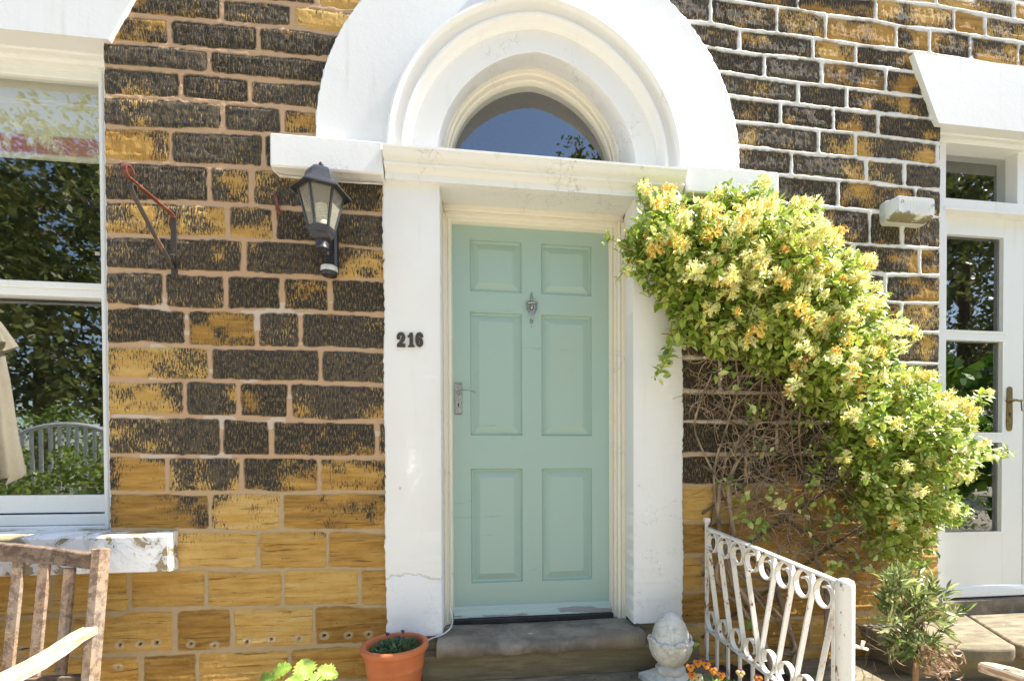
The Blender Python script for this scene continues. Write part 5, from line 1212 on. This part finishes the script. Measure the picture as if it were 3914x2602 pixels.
for i in range(26):
    x, y = random.uniform(1960, 2060), random.uniform(1180, 1560); p_ = VP(x, y, -random.uniform(.2, .4)); spl(wander(p_, (Vector((0, 0, -1))+rv()*.4), random.uniform(.1, .3), 8, .25), .0012, .0005, 3)
g.c = [(c, c*.72, c*.48, 1) for c in (random.uniform(.10, .50) for _ in range(len(g.v)//3+1)) for _ in range(3)][:len(g.v)]
g.build('stems', M['bark'], hon)
# ---- trellis behind it
tr = empty('trellis', (1.5, -.01, .4), 'dark expanded timber trellis fixed to the wall behind the honeysuckle', 'trellis')
def ZX(t, x, y): p = Q(t, x, y, -.014); return p
for k in range(5):
    z0 = .50+k*.31
    for sgn_ in (1, -1):
        xa_, xb_ = 1.06, 1.95; za = z0-.1; zb = z0-.1+(xb_-xa_)*.62*sgn_
        if sgn_ < 0: za += .55; zb += .55
        if max(za, zb) > 1.62: continue
        g = MB(); y_ = -.016 if sgn_ > 0 else -.026; beam(g, (xa_, y_, za), (xb_, y_, zb), .012, .007, .001, up=(0, -1, 0)); g.build('lath', M['lathwood'], tr)
# ---- standard shrub with narrow leaves
shr = empty('evergreen_shrub', (1.775, -.5, .255), 'narrow-leaved evergreen shrub on a brown cane with some dead leaves by the garden step', 'shrub')
g = MB(); cb_ = Vector((1.765, -.5, .25)); g.tube([cb_, cb_+Vector((.004, 0, .15)), cb_+Vector((.02, 0, .30))], [.011, .0105, .009], 8); g.c = [(.40, .22, .12, 1)]*len(g.v); g.build('trunk', M['bark'], shr)
SP = [(2070, 1290), (2100, 1315), (2150, 1330), (2180, 1345), (2195, 1370), (2210, 1395), (2225, 1420), (2205, 1450), (2190, 1480), (2150, 1500), (2110, 1520), (2060, 1510), (2040, 1470), (2035, 1420), (2030, 1370), (2045, 1330)]
g = MB(); gs = MB(); g.nofix = gs.nofix = True; n_ = 0
while n_ < 85:
    x, y = random.uniform(2025, 2230), random.uniform(1290, 1520)
    if not inpoly(x, y, SP): continue
    n_ += 1; Y = -.5+random.uniform(-.12, .12); tp = VP(2125+(x-2125)*1.06, y, Y); st_ = Vector((1.78+random.uniform(-.03, .03), -.5, .42+random.uniform(0, .25)))
    gs.tube([st_, (st_+tp)/2+rv()*.015, tp], [.0022, .0016, .001], 3, False); dr = (tp-st_).normalized()
    for i in range(11):
        q = tp-dr*i*.006*random.uniform(.6, 1.4); L = random.uniform(.042, .075); col = random.choice([(.10, .15, .04), (.20, .25, .07), (.33, .38, .13), (.50, .52, .22)])
        leaf(g, q, dr*.8+rv()*.9+Vector((0, 0, .2)), rv(), L, L*.19, vary(col, .25), .15, .15)
gs.c = [(.2, .13, .07, 1)]*len(gs.v)
g.build('foliage', M['leaf'], shr); gs.build('twigs', M['bark'], shr)
g = MB(); g.nofix = True
for i in range(150):
    x, y = random.gauss(2155, 32), random.gauss(1510, 24)
    if y < 1455: continue
    q = VP(x, y, -.52+random.uniform(-.1, .1)); L = random.uniform(.035, .06); leaf(g, q, Vector((.5, -.2, -.5))+rv()*.8, rv(), L, L*.2, vary(random.choice([(.42, .27, .16), (.55, .40, .27), (.26, .15, .08)]), .2), .25, .3)
g.build('dead_leaves', M['leaf'], shr)
# ---- pansies at the foot of the railing
pn = empty('pansy_plant', (.90, -.47, .15), 'pot of orange and purple pansies between the stone finial and the iron railing', 'flowering plant')
g = MB(); g.lathe([(.0, .15), (.07, .15), (.085, .29), (.092, .292), (.094, .325), (.086, .325), (.08, .30), (0, .30)], (.90, -.47, 0), 32); g.build('pot_body', M['terracotta'], pn, 40)
g = MB(); g.nofix = True
for i in range(420):
    a = random.uniform(0, 6.28); r = .125*math.sqrt(random.random()); b = Vector((.895+r*math.cos(a)*1.15, -.47+r*math.sin(a)*.7, .33+random.uniform(0, .065)*(1-r/.16)))
    L = random.uniform(.02, .04); leaf(g, b, Vector((math.cos(a)*.4, math.sin(a)*.4, .8))+rv()*.6, rv(), L, L*.35, vary(random.choice([(.12, .22, .04), (.22, .34, .07), (.35, .42, .12)]), .25), .2, .2)
g.build('foliage', M['leaf'], pn)
for x, y, tcol in ((2400+1050/3.932, 2250+1100/3.932, 0), (2400+940/3.932, 2250+1170/3.932, 0), (2400+965/3.932, 2250+1290/3.932, 0), (2400+1175/3.932, 2250+1130/3.932, 0), (2400+1280/3.932, 2250+1215/3.932, 0), (2400+1400/3.932, 2250+1290/3.932, 0), (2400+1690/3.932, 2250+1260/3.932, 1), (2400+1960/3.932, 2250+1345/3.932, 0), (2400+1060/3.932, 2250+1330/3.932, 2)):
    c = P(x, y, -.50); n = (Vector(CAM)-c).normalized()+rv()*.25; n.normalize(); s = n.cross(Vector((0, 0, 1))).normalized(); u = s.cross(n)
    g = MB(); g.nofix = True; g.col = (.14, .24, .06, 1); g.tube([c-n*.004, c-n*.008+Vector((0, 0, -.02)), c+Vector((0, .01, -.07))], .0012, 4, False)
    OC, DP, YC = (.85, .33, .04, 1), (.10, .012, .06, 1), (.85, .5, .05, 1)
    for k, (aa, rr_, colr) in enumerate([(60, .010, DP), (120, .010, DP), (10, .010, OC), (170, .010, OC), (270, .011, OC)]):
        if tcol == 1: colr = (.35, .02, .14, 1) if k < 2 else (.85, .7, .3, 1)
        if tcol == 2: colr = (.8, .75, .5, 1)
        pc_ = c+(s*math.cos(R(aa))+u*math.sin(R(aa)))*.008+n*(.001 if k > 1 else -.002); m_ = 9
        g.add([pc_+n*.001]+[pc_+(s*math.cos(2*math.pi*j/m_)+u*math.sin(2*math.pi*j/m_))*rr_*(1+.12*math.sin(j*3))-n*.002 for j in range(m_)], [(0, j+1, (j+1) % m_+1) for j in range(m_)], colr)
    g.add([c+n*.0035]+[c+n*.0022+(s*math.cos(j)+u*math.sin(j))*.0032 for j in range(6)], [(0, j+1, (j+1) % 6+1) for j in range(6)], (.12, .02, .02, 1))
    g.build('flower', M['petal'], pn)
# ---- leafy seedling at the bottom left of the pot
lp_ = empty('leafy_plant', (-.74, -.40, 0), 'young plant with big toothed yellow-green leaves left of the terracotta pot', 'plant')
def bigleaf(mb, c, rad, nrm, spin, col):
    n = nrm.normalized(); s0 = n.cross(Vector((0, .3, 1))).normalized(); u0 = s0.cross(n); d = s0*math.cos(spin)+u0*math.sin(spin); s = n.cross(d).normalized()
    L = rad*2.1; m_ = 14; vs = []; cols = []
    for i in range(m_+1):
        t = i/m_; w_ = rad*1.0*math.sin(math.pi*min(1, t*.93+.05))**.65*(1-.25*t); w_ *= (1+.16*(-1)**i) if 0 < i < m_ else .15
        ctr = c+d*(L*(t-.5))-n*(.18*L*(t-.45)**2*2)
        if random.random() < .10: w_ *= .72
        vs += [ctr+s*w_+n*(.10*w_+random.uniform(-.001, .002)), ctr+s*w_*.5+n*.06*w_, ctr-n*.03*rad, ctr-s*w_*.5+n*.06*w_, ctr-s*w_+n*(.10*w_+random.uniform(-.001, .002))]
        cols += [tuple(q*1.15 for q in col[:3])+(1,), col, tuple(min(1, q*1.5) for q in col[:3])+(1,), col, tuple(q*1.15 for q in col[:3])+(1,)]
    b = len(mb.v); mb.v += [tuple(v) for v in vs]; mb.c += cols; mb.f += [(b+i*5+k, b+i*5+k+1, b+i*5+k+6, b+i*5+k+5) for i in range(m_) for k in range(4)]
g = MB(); g.nofix = True
for x, y, rd, nx_, sp_ in ((702, 1538, .036, .3, 1.2), (645, 1545, .035, -.3, 2.6), (752, 1545, .026, .5, .4), (612, 1565, .030, -.4, 3.0), (735, 1568, .034, .3, 5), (680, 1575, .036, 0, 4), (765, 1555, .018, .2, 6), (640, 1600, .04, 0, 4), (720, 1605, .04, .2, 5.5), (590, 1600, .035, -.3, 3.3)):
    c = VP(x, y, -.40+random.uniform(-.04, .04)); bigleaf(g, c, rd*1.2, Vector((nx_, -.75, .75))+rv()*.25, sp_, vary(random.choice([(.22, .33, .05), (.32, .42, .08), (.18, .28, .04)]), .12))
    g.col = (.3, .35, .08, 1); g.tube([c, (c+Vector((-.74, -.4, .35)))/2+rv()*.01, Vector((-.74, -.40, .2))], .0022, 5, False)
g.tube([(-.74, -.4, .0), (-.74, -.4, .22)], .006, 6, False)
g.build('foliage', M['leaf'], lp_)
# ---- fallen red petals by the garden step
g = MB(); g.nofix = True
for i in range(150):
    q = PZ(3540+random.gauss(610, 55)/2.233, 1900+random.gauss(1420, 26)/2.233, .262); q.z = .262+random.uniform(0, .012)
    leaf(g, q, Vector((random.uniform(-1, 1), random.uniform(-1, 1), .2)), rv(), random.uniform(.008, .018), .008, vary(random.choice([(.30, .02, .05), (.16, .01, .03), (.24, .10, .05)]), .2), .2, .2)
for i in range(260):
    q = Vector((random.uniform(-.7, 1.1), random.uniform(-.4, -.15), .291)); 
    if q.x < -.45: q.z = .153
    leaf(g, q, Vector((random.uniform(-1, 1), random.uniform(-1, 1), .1)), rv(), random.uniform(.006, .014), .005, vary((.16, .09, .05), .4), .2, .2)
tag(g.build('fallen_petals', M['leaf']), 'scatter of fallen dark red petals and dry bits on the paving by the garden step', 'petals', kind='stuff')
# ---- roman blind inside the sash window
bl = MB(); zz = [(3.10, .225), (2.95, .225), (2.948, .232), (2.935, .232), (2.933, .236), (2.80, .240), (2.80, .232), (2.705, .234), (2.690, .236), (2.686, .244), (2.70, .25)]
bl.sweepx([(y, z) for z, y in zz], -2.72, -1.73)
tag(bl.build('window_blind', M['fabric'], None), 'cream roman blind with a red patterned band behind the sash window', 'blind')

# ================================================================ GARDEN BEHIND THE CAMERA (seen in the glass)
def tree(name, x, y, h, cr, label, nl=5200, nc=46, trunk=True, low=.25, cols=None, sz=.17, group=None, cat='tree'):
    t = empty(name, (x, y, 0), label, cat, group)
    cols = cols or [(.05, .09, .02), (.08, .14, .03), (.12, .19, .04)]
    if trunk:
        g = MB(); g.tube([(x, y, 0), (x+.1, y, h*.3), (x+.05, y+.1, h*.6), (x, y, h*.85)], [h*.022, h*.018, h*.012, h*.004], 8)
        for i in range(9):
            a = random.uniform(0, 6.28); z0 = h*random.uniform(.3, .7); g.tube([(x+.06, y, z0), (x+math.cos(a)*cr*.4, y+math.sin(a)*cr*.4, z0+h*.10), (x+math.cos(a)*cr*.8, y+math.sin(a)*cr*.8, z0+h*.16)], [h*.009, h*.006, h*.002], 6)
        g.c = [(.16, .12, .08, 1)]*len(g.v); g.build('trunk', M['bark'], t)
    g = MB(); g.nofix = True; cl = []
    for i in range(nc):
        a = random.uniform(0, 6.28); zz = random.uniform(low, 1); r = cr*math.sqrt(random.random())*(1.05-abs(zz-.5)*1.1+.2); cl.append((Vector((x+math.cos(a)*r, y+math.sin(a)*r, h*(zz*.92))), random.uniform(.12, .26)*cr*1.2))
    for i in range(nl):
        c, r = random.choice(cl); q = c+rv()*r*random.uniform(.6, 1.05)
        if q.z < .05: q.z = .05
        L = sz*random.uniform(.7, 1.3); a_, b_ = rv(), rv(); s = a_.cross(b_).normalized(); col = vary(random.choice(cols), .25)
        b0 = len(g.v); g.v += [tuple(q-a_*L*.5), tuple(q+s*L*.3), tuple(q+a_*L*.5), tuple(q-s*L*.3)]; g.f.append((b0, b0+1, b0+2, b0+3)); g.c += [col]*4
    g.build('crown', M['leaf'], t); return t
TS = [(-22, -16, 14, 4.0), (-18, -19, 15, 4.4), (-16.5, -14, 12.5, 3.6), (-13, -17, 14, 4.2), (-10.5, -14.5, 12.0, 3.4), (-7.5, -19, 14.5, 3.6), (-4.3, -21, 18.3, 2.9), (6.6, -21, 19.5, 3.3), (9.5, -19, 15, 4.2), (13, -16, 14.5, 4.0), (16.5, -14, 14, 3.8), (20, -15, 15, 4.2), (24, -13, 15, 4.4), (-26, -13, 14, 4.4), (1.2, -24, 9, 3.6)]
WHERE = ['far left corner', 'behind the left group', 'left, nearest the lawn', 'left of centre, tall', 'left of the bushes', 'left of the gap, tall', 'narrow, left edge of the sky gap', 'narrow, right edge of the sky gap', 'right of the gap, broad', 'right of centre', 'right, nearest the lawn', 'right, behind the feathery shrub', 'far right', 'outermost on the left', 'low one inside the gap']
for i, (x, y, h, cr) in enumerate(TS):
    tree('garden_tree', x, y, h, cr, 'broadleaf tree at the garden end, '+WHERE[i], nl=8500, sz=.24, nc=80, group='trees at the end of the garden', cols=[(.08, .11, .03), (.15, .18, .04), (.26, .28, .07)])
BW = ['leftmost but two', 'behind the white bench', 'right of the white bench', 'nearest the middle on the left', 'leftmost but one', 'leftmost of all', 'nearest the middle on the right', 'second on the right', 'rightmost of all']
for i, (x, y, h, cr) in enumerate([(-9.2, -8.2, 2.5, 1.5), (-7.4, -6.6, 2.0, 1.2), (-5.9, -7.2, 2.3, 1.3), (-4.2, -7.8, 2.0, 1.2), (-11, -7, 2.6, 1.5), (-12.8, -6.2, 2.5, 1.5), (4.8, -7.6, 2.1, 1.3), (7, -7.2, 2.4, 1.4), (9.4, -6.6, 2.6, 1.5)]):
    tree('garden_bush', x, y, h, cr, 'rounded leafy garden bush on the lawn, '+BW[i], nl=4200, trunk=False, low=.05, cols=[(.12, .20, .03), (.20, .30, .05), (.30, .38, .07)], sz=.075, group='garden bushes behind the camera', cat='bush')
tree('bamboo_shrub', 5.25, -1.9, 2.6, .85, 'bright green feathery shrub reflected in the garden door', nl=3600, trunk=False, low=.3, cols=[(.14, .30, .03), (.28, .48, .05), (.07, .16, .02)], sz=.16, cat='shrub')
# closed parasol
PX = -3.84
par = empty('parasol', (PX, -1.5, 0), 'closed cream garden parasol reflected in the left window', 'parasol')
g = MB(); vs = []; n = 48; pr_ = [(.01, 2.48), (.06, 2.44), (.10, 2.36), (.16, 2.22), (.17, 2.20), (.10, 2.18), (.13, 1.9), (.16, 1.5), (.19, 1.2), (.17, 1.16)]
for r, z in pr_:
    for k in range(n): a = 2*math.pi*k/n; rr_ = r*(1+.22*math.sin(a*8)); vs.append((PX+rr_*math.cos(a), -1.5+rr_*math.sin(a), z+.03*math.sin(a*8)))
g.add(vs, [(i*n+k, i*n+(k+1) % n, (i+1)*n+(k+1) % n, (i+1)*n+k) for i in range(len(pr_)-1) for k in range(n)]); g.build('canopy', M['canvas'], par, 70)
g = MB(); g.tube([(PX, -1.5, 0), (PX, -1.5, 2.55)], .022, 12); g.lathe([(.24, 0), (.24, .05), (.05, .09), (.03, .3)], (PX, -1.5, 0), 24); g.build('pole', M['lathwood'], par, 40)
# arched white picket panel
be = empty('picket_panel', (-5.3, -4.0, 0), 'white arched picket panel behind bushes, reflected in the left window', 'fence')
for i in range(19):
    g = MB(); x = -6.15+i*.1; zt = 1.45+.36*math.sin(math.pi*(i+.5)/19); g.box(x, x+.035, -4.02, -4.0, 0, zt); g.build('picket', M['white_wood'], be)
g = MB(); g.tube([(-6.2+1.95*i/18, -4.01, 1.47+.36*math.sin(math.pi*i/18)) for i in range(19)], .028, 8); g.build('arched_rail', M['white_wood'], be)
for i, (x, y, h, cr) in enumerate([(-6.9, -3.6, 1.9, .7), (-5.7, -3.3, 1.55, .65), (-4.7, -3.0, 1.6, .65), (-3.8, -3.4, 1.5, .6)]):
    tree('flowering_bush', x, y, h, cr, 'bright green bush before the picket panel, '+['leftmost', 'second from left', 'third from left', 'rightmost'][i], nl=3000, trunk=False, low=.05, cols=[(.16, .26, .03), (.26, .36, .06), (.36, .42, .09)], sz=.06, group='bushes before the picket panel', cat='bush')
